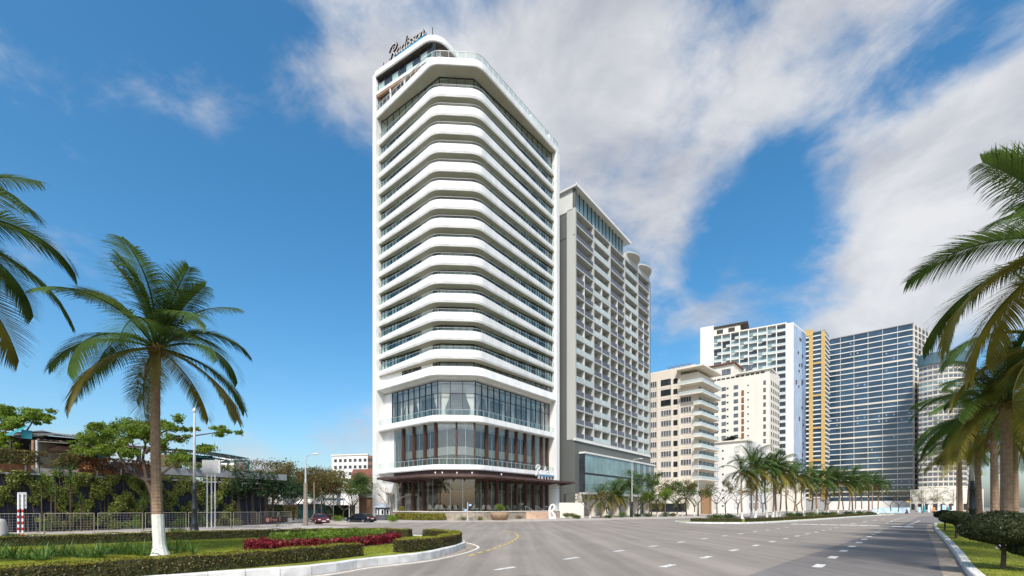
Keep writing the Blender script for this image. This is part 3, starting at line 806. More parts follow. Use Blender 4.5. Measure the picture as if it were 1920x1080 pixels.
for ch, st in (('H', (((0, 0), (0, 1)), ((.6, 0), (.6, 1)), ((0, .5), (.6, .5)))), ('O', (((0, 0), (0, 1)), ((0, 1), (.6, 1)), ((.6, 1), (.6, 0)), ((.6, 0), (0, 0)))), ('T', (((0, 1), (.6, 1)), ((.3, 0), (.3, 1)))), ('E', (((0, 0), (0, 1)), ((0, 1), (.55, 1)), ((0, .5), (.5, .5)), ((0, 0), (.55, 0)))), ('L', (((0, 0), (0, 1)), ((0, 0), (.55, 0))))):
    b = MB()
    for (p, q) in st:
        e = .07
        b.box(x - max(p[0], q[0]) * .75 - e, x - min(p[0], q[0]) * .75 + e, 1.75, 1.83, 8.1 + min(p[1], q[1]) * .52 - e * .5, 8.1 + max(p[1], q[1]) * .52 + e * .5, FSC)
    build('letter', b, 'sign_white', sg); x -= (ta_ - tb_) / 6.2
# ------------------------------------------------------------------ hotel terrace, steps and furniture
def tx(F, x, o=0.0):
    r = (x - 960) / FPX; ox = F.ox - F.dy * o; oy = F.oy + F.dx * o
    return (ox - r * oy) / (r * F.dy - F.dx)
terr = thing('terrace', (-9, 78, .13), 'raised stone terrace with pale edge in front of the hotel glass', 'terrace')
tb = [A + AL * 12.2, A, B, RE + AR * -.9]
build('plinth', sweep(MB(), [(2.4, .1), (2.4, 1.5), (-8.0, 1.5), (-8.0, .1)], r=3, base=tb, caps=True), 'plinth_stone', terr)
build('edge_cap', sweep(MB(), [(2.5, 1.503), (2.5, 1.62), (-2.8, 1.62), (-2.8, 1.503)], r=3, base=tb, caps=True), 'plinth_cap', terr)
m = MB()
for i in range(8): build('step', MB().box(8.2, 15.2, 2.42 + .36 * i, 2.42 + .36 * (i + 1), .1, 1.45 - .165 * i, FRR), 'step_stone', terr)
for t in (8.2, 11.7, 15.2):
    rl = MB()
    pts = [FRR.pt(t, 2.0, 2.55), FRR.pt(t, 2.5, 2.5), FRR.pt(t, 5.2, 1.2)]
    rl.tube(pts, .035, 6); rl.tube([FRR.pt(t, 2.2, 1.6), FRR.pt(t, 2.2, 2.54)], .035, 6); rl.tube([FRR.pt(t, 5.1, .1), FRR.pt(t, 5.1, 1.25)], .035, 6)
    build('handrail', rl, 'steel', terr)
# low stone walls and planting beds along the terrace front
for (x0, x1, o, h) in ((862, 880, 3.2, .55), (884, 912, 3.2, .62)):
    a = offset_path(HOUT, o, 3)
    q0, q1 = gp(x0, 973.5, .13), gp(x1, 973, .13)
    b = MB().box(0, hypot(q1[0] - q0[0], q1[1] - q0[1]), -.9, 0, 0.1, h + .1, Fr(q0[0], q0[1] - 8.0, q1[0] - q0[0], q1[1] - q0[1]))
    bed = build('planter', b, 'plinth_stone'); tag(bed, 'low stone planter by the terrace, ' + ('left' if x0 < 870 else 'right') + ' of the direction post' , 'planter', 'stone planters by the terrace')

def chair_parts():
    d = {}
    b = MB().box(-.34, .34, -.32, .32, .34, .46); d['seat'] = [mk('seat', b.v, b.f, 'wicker')]
    r = []
    for i in range(9):
        q = pi * (.02 + .96 * i / 8); x, y = .38 * cos(q), .12 + .28 * sin(q); h = .62 + .55 * sin(q) ** .6
        r.append([(x, y, .36), (x * 1.05, y * 1.05 + .04, h), (x * .92, y * .92 + .02, h), (x * .86, y * .86, .36)])
    b = MB().loft(r, caps=True); d['backrest'] = [mk('backrest', b.v, b.f, 'wicker')]
    b = MB().tube([(0, 0, 0), (0, 0, .35)], [.022, .03], 6); d['leg'] = [mk('leg', b.v, b.f, 'timber_dark')]
    return d
CH = chair_parts()
cx = [(806, .6), (817, -.4), (827, .3), (841, -.6), (855, .9), (886, -.9), (904, -.8), (917, .4), (928, -.2), (953, .5), (965, -.3), (977, .2), (988, -.2)]
for i, (x, ry) in enumerate(cx):
    Y = 78.6 if x < 895 else 78.6 + (x - 895) * .155
    p = Vector((xat(x, Y), Y + .3, 1.62))
    c = thing('terrace_chair', p, 'grey woven armchair on the hotel terrace, %s from the left' % ORD[i], 'chair', 'armchairs on the terrace')
    c.rotation_euler = (0, 0, ry)
    for k in ('seat', 'backrest'):
        o = bpy.data.objects.new(k, CH[k][0]); COL.objects.link(o); o.parent = c
    for (sx, sy) in ((-1, -1), (1, -1), (-1, 1), (1, 1)):
        o = bpy.data.objects.new('leg', CH['leg'][0]); COL.objects.link(o); o.parent = c; o.location = (sx * .28, sy * .26, 0)
for i, x in enumerate((833, 869, 894)):
    Y = 78.8; p = Vector((xat(x, Y), Y + .3, 1.62))
    t = thing('side_table', p, 'small round table among the terrace chairs, %s from the left' % ORD[i], 'table', 'tables on the terrace')
    build('table_top', MB().lathe([(.32, .5), (.34, .52), (.34, .55), (.3, .56)], p, 14), 'grey_metal', t)
    build('pedestal', MB().lathe([(.2, 0), (.06, .04), (.05, .5)], p, 10), 'grey_metal', t)

# white looped sculpture by the steps
Y = 87; b = Vector((xat(1036, Y), Y, .1))
sc = thing('sculpture', b, 'white looped sculpture standing beside the hotel steps', 'sculpture')
pts = [(-.75, 0, .1), (-.8, 0, 1.2), (-.75, 0, 2.1), (-.35, 0, 2.75), (.2, 0, 2.85), (.55, 0, 2.45), (.4, 0, 2.0), (.0, 0, 1.85), (-.15, 0, 1.5), (.1, 0, 1.15), (.5, 0, .8), (.6, 0, .1)]
sp = smooth_path([b + Vector((p[0] * .72, 0, p[2] * .95)) for p in pts], 5)
build('loop', MB().tube(sp, [.2 + .05 * sin(i * .3) for i in range(len(sp))], 10), 'sculpt', sc, True)
build('base', MB().box(b.x - .75, b.x + .6, b.y - .4, b.y + .4, .1, .55), 'sculpt', sc)
# round planter with a small shrub in front of the terrace
# direction post
b = Vector((*gp(877, 976.8, .13), .13))
s = thing('direction_post', b, 'slim white post with two small blue and white plates', 'sign')
build('pole', MB().lathe([(.16, 0), (.13, .5), (.075, .9), (.075, 2.95), (.03, 3.0)], b, 10), 'pole_white', s)
for (dx, z, w) in ((.38, 2.55, .52), (-.36, 1.75, .46)):
    pl = build('plate', MB().box(b.x + dx - w / 2, b.x + dx + w / 2, b.y - .03, b.y + .01, b.z + z - .16, b.z + z + .2), 'sign_blue', s)
    build('plate_panel', MB().box(b.x + dx - w * .3, b.x + dx + w * .4, b.y - .042, b.y - .034, b.z + z - .06, b.z + z + .1), 'sign_white', pl)
# guard booth: octagonal grey kiosk
Y = 78.5; b = Vector((xat(720, Y), Y, .13))
s = thing('guard_booth', b, 'small grey octagonal guard booth with pale pyramid roof by the hotel drive', 'booth')
oc = lambda r, z: [(b.x + r * cos(pi / 8 + i * pi / 4), b.y + r * sin(pi / 8 + i * pi / 4), b.z + z) for i in range(8)]
build('wall', MB().loft([oc(1.45, 0), oc(1.45, 2.15)], caps=True), 'booth_grey', s)
rf = build('roof', MB().loft([oc(1.8, 2.13), oc(1.82, 2.22), oc(.08, 2.95)], caps=True), 'booth_roof', s)
build('finial', MB().lathe([(.1, 2.9), (.12, 3.0), (.02, 3.1)], b, 8), 'booth_roof', rf)
for i, q in enumerate((-.5, -1.0, -.25 - 1.35, -.0)):
    a = q * pi / 4 * 2 - pi / 4 * .0
for k, ang in enumerate((-pi * .75, -pi * .5, -pi * .25)):
    F = Fr(b.x + cos(ang) * 1.36, b.y + sin(ang) * 1.36, -sin(ang) * -1, cos(ang) * -1)
    F = Fr(b.x + cos(ang) * 1.36, b.y + sin(ang) * 1.36, sin(ang), -cos(ang))
    w = build('window', MB().box(-.36, .36, -.02, .03, .95 + .13, 1.85 + .13, F), 'sign_white', s)
    build('pane', MB().box(-.05 if k != 1 else -.3, .3 if k != 1 else .05, .03, .045, 1.02 + .13, 1.78 + .13, F), 'car_glass', w)

# ------------------------------------------------------------------ the grey neighbour with the balcony grid
NC = Vector((14.7, 106.1)); NE = NC + AR * 45
FN = Fr(NE.x, NE.y, -AR.x, -AR.y)             # t 0 at the far end, 45 at the near corner
FNE = Fr(NC.x, NC.y, AL.x, AL.y)              # end wall
nb = thing('balcony_tower', (NC.x + 8, NC.y + 14, 0), 'grey apartment tower with a pale grid of recessed balconies beside the hotel', 'building')
nbk = [NC, NE, NE + AL * 20, NC + AL * 20]
ins = lambda d: [NC + AL * d + AR * .4, NE + AL * d - AR * .4, NE + AL * 20 - AR * .4, NC + AL * 20 + AR * .4]
build('core_wall', MB().prism([(p.x, p.y) for p in ins(2.2)], 0, 72), 'cell_wall', nb)
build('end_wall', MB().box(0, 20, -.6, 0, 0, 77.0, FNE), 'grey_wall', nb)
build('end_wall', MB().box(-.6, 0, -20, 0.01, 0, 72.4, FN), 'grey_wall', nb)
build('end_wall_joint', MB().box(0, 20, .0, .02, 65.9, 66.05, FNE), 'frame_dark', nb)
G0, GP, NR = 18.7, 3.335, 16
for i in range(6):
    w = .5
    build('column', MB().box(9 * i - w / 2 + (.25 if i == 0 else -.25 if i == 5 else 0), 9 * i + w / 2 + (.25 if i == 0 else -.25 if i == 5 else 0), -2.25, .05, 18.2, 72.3, FN), 'grid_grey', nb)
for r in range(NR + 1):
    z = G0 + GP * r
    build('floor_slab', MB().box(.1, 44.9, -2.25, .0, z - .3, z + .02, FN), 'grid_grey', nb)
build('grid_sill', MB().box(-.3, 45.3, -.3, .25, 17.9, 18.38, FN), 'offwhite', nb)
pat = {0: 'DLDLD', 1: 'DLDLD', 2: 'LDDDL', 3: 'DLDDL'}     # near bay first, four storeys each, from the top
rm = {}
for r in range(NR):
    z = G0 + GP * r; grp = (NR - 1 - r) // 4; split = grp > 0
    for bay in range(5):
        t0 = 45 - 9 * (bay + 1)
        for h in ((0, 1) if split else (0,)):
            a, w = (t0 + 4.5 * h, 4.5) if split else (t0, 9.0)
            key = (w, pat[grp][bay])
            if key not in rm:
                rb = MB().box(.28, w - .28, -.03, .03, .04, 1.12); rm[key] = mk('railing', rb.v, rb.f, 'rail_dark' if key[1] == 'D' else 'rail_light')
                wb = MB().box(.5, w * .62, -.02, .05, 0, 2.5); rm[('w', w)] = mk('window', wb.v, wb.f, 'pane_dark')
            inst('railing', rm[key], nb, FN.pt(a, -.06, z), FN.ang)
            inst('window', rm[('w', w)], nb, FN.pt(a, -2.18, z + .05), FN.ang)
    if split:
        for bay in range(5):
            t = 45 - 9 * (bay + 1) + 4.5
            build('dividing_wall', MB().box(t - .11, t + .11, -2.22, -.03, z + .02, z + GP - .3, FN), 'cell_wall', nb)
# glazed top storey, thin roof, wavy roof terraces
for i in range(13):
    t = 45 - 1.0 - (i + 1) * 1.95
    pn = pane_inst('pane', 1.9, 4.0, 'pane_teal', .06); inst('pane', pn, nb, FN.pt(t, -.6, 72.6), FN.ang)
    build('mullion', MB().box(t - .07, t + .07, -.62, -.42, 72.3, 76.8, FN), 'frame_dark', nb)
build('top_wall', MB().box(17.5, 45, -8, -.68, 72.0, 76.8, FN), 'cell_wall', nb)
build('roof', MB().box(15.6, 45.6, -20, .7, 76.8, 77.25, FN), 'cell_wall', nb)
build('roof_edge', MB().box(15.4, 45.8, .70, .82, 76.75, 77.35, FN), 'offwhite', nb)
build('parapet', MB().box(-.6, 17.4, -3, -.2, 72.32, 74.0, FN), 'cell_wall', nb)
for (t0, t1) in ((9.0, 16.5), (.2, 8.2)):
    n = 14; r0 = []
    for i in range(n + 1):
        t = t0 + (t1 - t0) * i / n; r0.append((t, .2 + 1.7 * sin(pi * i / n) ** .8))
    build('wave_balcony', MB().loft([[FN.pt(t, -.2, 73.6), FN.pt(t, o * .9, 74.08), FN.pt(t, o, 74.18), FN.pt(t, o, 74.5), FN.pt(t, -.2, 74.5)] for t, o in r0], caps=True), 'grid_grey', nb)
    build('wave_glass', MB().loft([[FN.pt(t, o - .05, 74.5), FN.pt(t, o - .05, 75.5), FN.pt(t, o - .09, 75.5), FN.pt(t, o - .09, 74.5)] for t, o in r0], caps=True), 'glass_rail', nb)
# podium: grey band, projecting two-storey glass box, recessed ground floor
build('podium_band', MB().box(-.5, 45.0, -3, -.02, 5.5, 17.9, FN), 'grey_wall', nb)
build('podium_cap', MB().box(-.5, 43.2, -.02, 1.7, 15.0, 15.4, FN), 'offwhite', nb)
build('podium_floor', MB().box(-.5, 43.0, -.02, 1.5, 10.1, 10.5, FN), 'frame_dark', nb)
build('podium_base', MB().box(-.5, 43.0, -.02, 1.5, 5.4, 5.9, FN), 'grid_grey', nb)
for i in range(20):
    t = .1 + 2.14 * i
    for z0, z1 in ((10.5, 15.0), (5.9, 10.1)):
        pn = pane_inst('pane', 2.1, z1 - z0, 'pane_teal' if (i > 7 or i % 2) else 'pane_grey', .05); inst('pane', pn, nb, FN.pt(t, 1.45, z0), FN.ang)
build('side_pane', MB().box(43.0, 43.06, -.02, 1.45, 5.9, 15.0, FN), 'pane_dark', nb)
for i in range(7):
    t = 1 + 6.9 * i; build('ground_column', MB().box(t, t + 1.0, -1.2, .2, 0.1, 5.5, FN), 'cream_light', nb)
build('ground_wall', MB().box(-.5, 45, -3, -2.6, .1, 5.5, FN), 'interior_dark', nb)
build('side_wall_panel', MB().box(42.5, 44.9, -.5, .4, .1, 5.45, FN), 'cream_light', nb)
w = build('boundary_wall', MB().box(0, 5.2, -.25, 0, .1, 3.3, Fr(xat(1095, 96), 96, -1, .12)), 'cream_light')
tag(w, 'plain low beige wall between the hotel and the grey tower', 'wall')

# ------------------------------------------------------------------ generic pieces for the farther buildings
def simple_window(w, h, n, fm='frame_dark', gm='pane_grey', d=.12):
    f = MB(); b = .06 + .01 * w
    f.box(0, w, 0, d, 0, b); f.box(0, w, 0, d, h - b, h)
    for i in range(n + 1):
        x = min(max(i * w / n, b / 2), w - b / 2); f.box(x - b / 2, x + b / 2, 0, d, b, h - b)
    g = MB().box(b, w - b, .0, d * .4, b, h - b)
    return mk('window', f.v, f.f, fm), mk('pane', g.v, g.f, gm)
def put_window(root, pair, F, t, o, z):
    w = inst('window', pair[0], root, F.pt(t, o, z), F.ang); sub('pane', pair[1], w); return w
def zy(F, t, y): return CAMH + (HZ - y) / FPX * (F.oy + F.dy * t)

# cream building with corner balconies
C = Vector((xat(1309, 150), 150)); F = Fr(C.x, C.y, AL.x, AL.y); UR = Vector((.70, .714)).normalized()
FR2 = Fr((C + UR * 14).x, (C + UR * 14).y, -UR.x, -UR.y)
cr_b = thing('cream_building', (C.x, C.y + 10, 0), 'cream ten storey block with ribbed windows and stepped corner balconies', 'building')
poly = [C, C + UR * 14, C + UR * 14 + AL * 24, C + AL * 24]
build('wall', MB().prism([(p.x, p.y) for p in poly], .1, 47.0), 'cream', cr_b)
tsp = tx(F, 1276)
build('wall_bay', MB().box(tsp, 24, -6, .5, .1, 49.3, F), 'cream', cr_b)
wl = simple_window(2.3, 2.0, 3, 'offwhite', 'pane_grey'); wm_ = simple_window(3.6, 2.0, 4, 'offwhite', 'pane_grey'); ws = simple_window(1.4, 1.7, 1, 'frame_dark', 'pane_dark'); wd = simple_window(3.6, 2.0, 2, 'frame_dark', 'pane_dark')
for r in range(10):
    z = 12.6 + 3.52 * r
    for (x, pr, o) in ((1231.5, wl, .5), (1258.5, wm_ if r not in (7, 8, 9) else wd, .5), (1270.5, ws, .5)):
        put_window(cr_b, pr, F, tx(F, x, o), o, z + (.0))
    if r < 8: put_window(cr_b, wm_, F, tx(F, 1296.5), 0, z + .3)
    build('string_course', MB().box(tsp, 24, .5, .56, z - .95, z - .7, F), 'cream_light', cr_b)
    if r < 9: build('string_course', MB().box(0, tsp - .05, 0, .06, z - .7, z - .45, F), 'cream_light', cr_b)
for x in (1234, 1260, 1274): t = tx(F, x, .5); build('pilaster', MB().box(t - .3, t + .3, .5, .72, 8, 46.5, F), 'cream_light', cr_b)
# balconies wrap the street corner
bpath = [C + AL * 1.2, C, C + UR * 14]
for r in range(10):
    z = 11.5 + 3.52 * r
    big = 2.0 if r > 7 else 0
    base = [C + AL * (1.0 + 4.5 * (r > 7)), C, C + UR * 14]
    s_ = build('balcony', sweep(MB(), [(1.7 + big * .3, z + .1), (1.7 + big * .3, z - .2), (-.2, z - .45), (-.2, z + .1)], r=.0, base=base, caps=True), 'ivory', cr_b)
    build('railing', sweep(MB(), [(1.6 + big * .3, z + .1), (1.6 + big * .3, z + 1.05), (1.56 + big * .3, z + 1.05), (1.56 + big * .3, z + .1)], r=.0, base=base, caps=True), 'rail_light', s_)
    if r < 9:
        for i in range(4): put_window(cr_b, simple_window(2.6, 2.4, 2, 'frame_dark', 'pane_teal'), FR2, .6 + 3.4 * i, 0, z + .15)
build('roof_slab', sweep(MB(), [(2.6, 48.6), (2.6, 48.1), (-4, 48.0), (-4, 48.6)], r=0, base=[C + AL * 6.5, C, C + UR * 14], caps=True), 'ivory', cr_b)
build('penthouse_wall', MB().box(2, 20, -9, -3, 47, 50.6, F), 'cream_light', cr_b)
for i in range(9): build('pergola_beam', MB().box(3.5 + i * .9, 3.6 + i * .9, -8, -1, 50.7 + (i % 2) * .2, 50.9 + (i % 2) * .2, F), 'brick_brown', cr_b)
build('awning_gable', MB().loft([[F.pt(5.6, 1, 8.4), F.pt(5.6, 4, 8.4)], [F.pt(8.2, 1, 10.2), F.pt(8.2, 4, 10.2)], [F.pt(10.8, 1, 8.4), F.pt(10.8, 4, 8.4)]], closed=False), 'offwhite', cr_b)
build('low_front', MB().box(-1, 20, .6, 5, .1, 7.2, F), 'ivory', cr_b)
build('low_front_glass', MB().box(2, 19, 5, 5.08, .8, 3.6, F), 'pane_dark', cr_b)
build('entrance_recess', MB().box(-3.6, -1.2, -2, .3, .1, 8.2, F), 'timber_light', cr_b)

# ivory block behind with small punched windows
C = Vector((xat(1443, 205), 205)); F = Fr(C.x, C.y, AL.x, AL.y); FR2 = Fr((C + UR * 16).x, (C + UR * 16).y, -UR.x, -UR.y)
iv = thing('ivory_block', (C.x, C.y + 12, 0), 'ivory tower block with small punched windows behind the cream balconies', 'building')
Z1 = zy(F, 0, 692)
build('wall', MB().prism([(p.x, p.y) for p in (C, C + UR * 16, C + UR * 16 + AL * 30, C + AL * 30)], .1, Z1), 'ivory', iv)
t1 = tx(F, 1376)
build('upper_wall', MB().box(t1, 30, -14, .02, Z1 - .1, zy(F, t1, 681), F), 'ivory', iv)
build('roof', MB().box(t1 - .8, 30, -15, .9, zy(F, t1, 681) + .02, zy(F, t1, 681) + .6, F), 'roof_red', iv)
build('roof', MB().box(-.8, t1 - 1, -15, .7, Z1 + .02, Z1 + .6, F), 'ivory', iv)
for x0, x1 in ((1395, 1403), (1352, 1362)): put_window(iv, simple_window(abs(tx(F, x0) - tx(F, x1)) * 1.6, 2.6, 3), F, tx(F, x1 + 8), .03, Z1 + .9)
for i in range(12): build('roof_slit', MB().box(2 + i * 2.1, 3.6 + i * 2.1, .0, .06, Z1 - 1.3, Z1 - .5, F), 'interior_dark', iv)
wa = simple_window(1.9, 1.7, 2); wb_ = simple_window(.8, .7, 1, 'frame_dark', 'pane_dark'); wv = simple_window(1.0, 1.8, 1); wt = simple_window(.55, .6, 1, 'frame_dark', 'pane_dark')
for r in range(15):
    z = Z1 - 6.6 - 3.32 * r
    if z < 8: break
    for x, pr in ((1346, wa), (1361, wa), (1384, wa), (1366, wb_), (1347, wt), (1404, wt), (1436, wv)):
        put_window(iv, pr, F, tx(F, x), .0, z + (.5 if pr in (wb_, wt) else 0))
    if r > 0: build('louvre_panel', MB().box(tx(F, 1395), tx(F, 1390), .0, .09, z - .4, z + 2.2, F), 'rust', iv)
    for i in range(5): put_window(iv, wv, FR2, 1.2 + i * 2.9, 0, z)
# lower white annex with paired windows
C = Vector((xat(1400, 168), 168)); F = Fr(C.x, C.y, AL.x, AL.y)
an = thing('white_annex', (C.x, C.y + 8, 0), 'lower white wing with a column of dark windows below the ivory block', 'building')
Z1 = zy(F, 0, 826)
build('wall', MB().prism([(p.x, p.y) for p in (C, C + UR * 26, C + UR * 26 + AL * 18, C + AL * 18)], .1, Z1), 'offwhite', an)
build('roof', MB().box(-.5, 18, -20, .6, Z1 + .01, Z1 + .5, F), 'ivory', an)
build('roof_gable', MB().loft([[F.pt(1, .2, Z1 + .5), F.pt(1, -8, Z1 + .5)], [F.pt(5, .2, Z1 + 2.4), F.pt(5, -8, Z1 + 2.4)], [F.pt(9, .2, Z1 + .5), F.pt(9, -8, Z1 + .5)]], closed=False), 'roof_grey', an)
wq = simple_window(1.5, 2.0, 2, 'interior_dark', 'plate')
for r in range(8):
    z = Z1 - 4 - 3.0 * r
    if z < 1: break
    put_window(an, wq, F, tx(F, 1345), 0, z); put_window(an, wt, F, tx(F, 1357), 0, z + .6); put_window(an, wq, F, tx(F, 1386), 0, z)
    for i in range(4): put_window(an, wq, Fr((C + UR * 20).x, (C + UR * 20).y, -UR.x, -UR.y), 2 + 4.5 * i, 0, z)

# tall white tower with staggered glass balconies and a blue flank
Yc = 250; C = Vector((xat(1474, Yc), Yc)); dl = Vector((-.86, .511)).normalized(); F = Fr(C.x, C.y, dl.x, dl.y)
tw = thing('glass_balcony_tower', (C.x, C.y + 14, 0), 'tall white tower with staggered glass balconies and pale blue flank', 'building')
Z1 = zy(F, 0, 606); tl = tx(F, 1338)
fl = Vector((.74, .67)).normalized(); FB2 = Fr((C + dl * -3.4 + fl * 22).x, (C + dl * -3.4 + fl * 22).y, -fl.x, -fl.y)
build('wall', MB().prism([(p.x, p.y) for p in (C + dl * -3.4, C + dl * -3.4 + fl * 22, C + fl * 22 + dl * tl, C + dl * tl)], .1, Z1 - .2), 'offwhite', tw)
build('corner_pilaster', MB().box(-3.4, 0, -1, .9, 18, Z1 - 1.5, F), 'offwhite', tw)
build('end_wall', MB().box(tl, tl + 7.2, -14, .8, .1, zy(F, tl, 611), F), 'offwhite', tw)
build('roof_frame', MB().box(tl - 14, tl, -12, -1, Z1, Z1 + 4.2, F), 'ivory', tw)
build('roof_cap', MB().box(tl - 18, tl, -13, -.5, Z1 + 4.21, Z1 + 5.4, F), 'timber_dark', tw)
for k in range(2): put_window(tw, simple_window(3.4, 2.4, 1, 'frame_dark', 'interior_dark'), F, tl - 5 - 6.2 * k, -1, Z1 + .9)
build('roof_edge', MB().box(-.3, tl, -.3, 1.3, Z1 - .6, Z1 + .1, F), 'ivory', tw)
nb_, pit = 8, 3.85; bw = tl / nb_
for i in range(nb_ + 1): build('column', MB().box(i * bw - .25, i * bw + .25, 0, 1.25, 18, Z1 - .6, F), 'offwhite', tw)
pg = mk('pane', *(lambda b: (b.v, b.f))(MB().box(.3, bw - .3, -.0, .12, .2, pit - .4)), 'pane_teal'); pdk = mk('pane', *(lambda b: (b.v, b.f))(MB().box(.3, bw - .3, -.0, .12, .2, pit - .4)), 'pane_dark')
bal = []
for (a, b_, dep) in ((.3, bw - .3, 1.5), (.3, bw * .5, 2.0)):
    q = MB().box(a, b_, .12, dep, -.15, .2); q2 = MB().box(a, b_, dep - .1, dep, .2, 1.25).box(a, a + .08, .3, dep - .1, .2, 1.25)
    bal.append((mk('balcony', q.v, q.f, 'offwhite'), mk('railing', q2.v, q2.f, 'rail_light')))
nfl = int((Z1 - 30) / pit)
for r in range(nfl):
    z = Z1 - .6 - pit * (r + 1)
    for i in range(nb_):
        x_ = FPX * (F.pt(i * bw, 0, 0).x) / F.pt(i * bw, 0, 0).y + 960
        y_ = HZ - (z - CAMH) * FPX / F.pt(i * bw, 0, 0).y
        if x_ < 1440 and y_ > 720: continue
        inst('pane', pdk if i == 0 or (i * 7 + r * 3) % 5 == 0 else pg, tw, F.pt(i * bw, 0.02, z), F.ang)
        k = 0 if (i + r // 1) % 2 == 0 or i == 0 else 1
        o = inst('balcony', bal[k][0], tw, F.pt(i * bw, 0.0, z), F.ang); sub('railing', bal[k][1], o)
for i in range(9): build('blue_panel', MB().box(.4 + i * 2.4, 2.7 + i * 2.4, 0, .14, 22, Z1 - 1.2, FB2), 'blue_clad' if i > 2 else 'pane_sky', tw)
for k in range(26):
    t = random.uniform(.5, 9.0) if k % 3 else random.uniform(9, 20); z = random.uniform(26, Z1 - 4)
    build('open_vent', MB().box(t, t + .9, .14, .5, z, z + random.choice((1.2, 2.2)), FB2), 'interior_dark', tw)
build('podium', MB().box(-8, tl, -10, 3, .1, 19, F), 'cream_light', tw)

# yellow framed tower
Yc = 335; C = Vector((xat(1546, Yc), Yc)); F = Fr(C.x, C.y, AL.x, AL.y)
yt = thing('yellow_tower', (C.x, C.y + 12, 0), 'slim tower with mustard yellow frame and banded dark windows', 'building')
Z1 = zy(F, 0, 617); tl = tx(F, 1500); t2 = tx(F, 1518); t3 = tx(F, 1540)
build('wall', MB().prism([(p.x, p.y) for p in (C, C + UR * 16, C + UR * 16 + AL * tl, C + AL * tl)], .1, Z1), 'concrete', yt)
build('frame_post', MB().box(t2 - 2.2, t2 + .3, 0, 1.0, 8, Z1 - .5, F), 'yellow_clad', yt); build('frame_post', MB().box(-.4, t3, 0, 1.0, 8, Z1 - 2, F), 'yellow_clad', yt)
build('crown', MB().box(t2 - 2.2, tl, 0, 1.1, Z1 - 3, Z1 + 1.5, F), 'yellow_clad', yt)
FY = Fr((C + UR * 16).x, (C + UR * 16).y, -UR.x, -UR.y)
n = 36; p_ = (Z1 - 10) / n
pa = pane_inst('pane', t2 - 2.3 - t3, p_ * .74, 'pane_blue', .2); pb = pane_inst('pane', tl - t2, p_ * .66, 'pane_dark', .2); pc = pane_inst('pane', 15, p_ * .6, 'pane_grey', .2)
for r in range(n):
    z = 10 + p_ * r
    inst('pane', pa, yt, F.pt(t3 + .05, .1, z), F.ang); inst('pane', pb, yt, F.pt(t2 + .1, .1, z), F.ang); inst('pane', pc, yt, FY.pt(.5, .1, z), FY.ang)
    build('spandrel', MB().box(t3, t2 - 2.2, 0, .5, z - p_ * .24, z, F), 'offwhite', yt); build('spandrel', MB().box(t2 + .3, tl, 0, .9, z - p_ * .3, z, F), 'offwhite', yt)
    build('spandrel', MB().box(0, 16, 0, .6, z - p_ * .34, z, FY), 'offwhite', yt)
    if r in (8, 15, 22, 29): build('frame_beam', MB().box(t3, t2 - 2.2, .5, 1.02, z - .9, z + .5, F), 'yellow_clad', yt)

# long dark blue glass slab
Yc = 330; C = Vector((xat(1712, Yc), Yc)); F = Fr(C.x, C.y, AL.x, AL.y); UR3 = Vector((.85, .53)).normalized()
bt = thing('blue_glass_slab', (C.x, C.y + 12, 0), 'wide dark blue glass slab tower with thin white floor lines', 'building')
Z1 = zy(F, 0, 606); tl = tx(F, 1551); z0 = zy(F, 0, 940)
build('wall', MB().prism([(p.x, p.y) for p in (C, C + UR3 * 30, C + UR3 * 30 + AL * tl, C + AL * tl)], .1, Z1), 'concrete', bt)
n = 31; p_ = (Z1 - z0) / n; bw = tl / 6
pm_ = [pane_inst('pane', bw, p_ * .84, 'pane_blue', .16)]
hf = MB().box(0, 1.0, 0, .2, 0, 1.3); hm = mk('open_window', hf.v, hf.f, 'pane_sky')
for r in range(n):
    z = z0 + p_ * r
    thick = r in (2, 6, 12, 18, 25)
    build('floor_line', MB().box(-.2, tl + .2, 0, .55, z - p_ * (.16 if not thick else .30), z, F), 'offwhite' if not thick else 'cream_light', bt)
    for i in range(6): inst('pane', pm_[0], bt, F.pt(i * bw, .12, z + .01), F.ang)
    dens_ = .75 if r in (2, 3, 14, 15) else .06
    for i in range(12):
        if random.random() < dens_: inst('open_window', hm, bt, F.pt(i * bw / 2 + bw * .18, .22, z + p_ * .3), F.ang)
for i in range(7): build('fin', MB().box(i * bw - .12, i * bw + .12, .2, .62, z0, Z1 - .3, F), 'cream_light', bt)
build('roof_edge', MB().box(-.3, tl + .3, -.5, .7, Z1 - .35, Z1 + .2, F), 'grey_metal', bt)
FQ = Fr((C + UR3 * 30).x, (C + UR3 * 30).y, -UR3.x, -UR3.y)
for i in range(5): build('fin', MB().box(i * 7.2, i * 7.2 + .9, 0, .7, z0, Z1, FQ), 'cream_light', bt)
for r in range(n):
    z = z0 + p_ * r; build('floor_line', MB().box(0, 30, 0, .4, z - p_ * .25, z, FQ), 'cream_light', bt); build('side_pane', MB().box(.1, 29.9, 0, .2, z + .01, z + p_ * .74, FQ), 'pane_dark', bt)
# podium hoarding at its foot
hb = build('site_hoarding', MB().box(-14, tl + 30, 6, 6.4, .1, zy(F, 0, 939), F), 'offwhite'); tag(hb, 'long white site hoarding at the foot of the blue glass slab', 'hoarding')

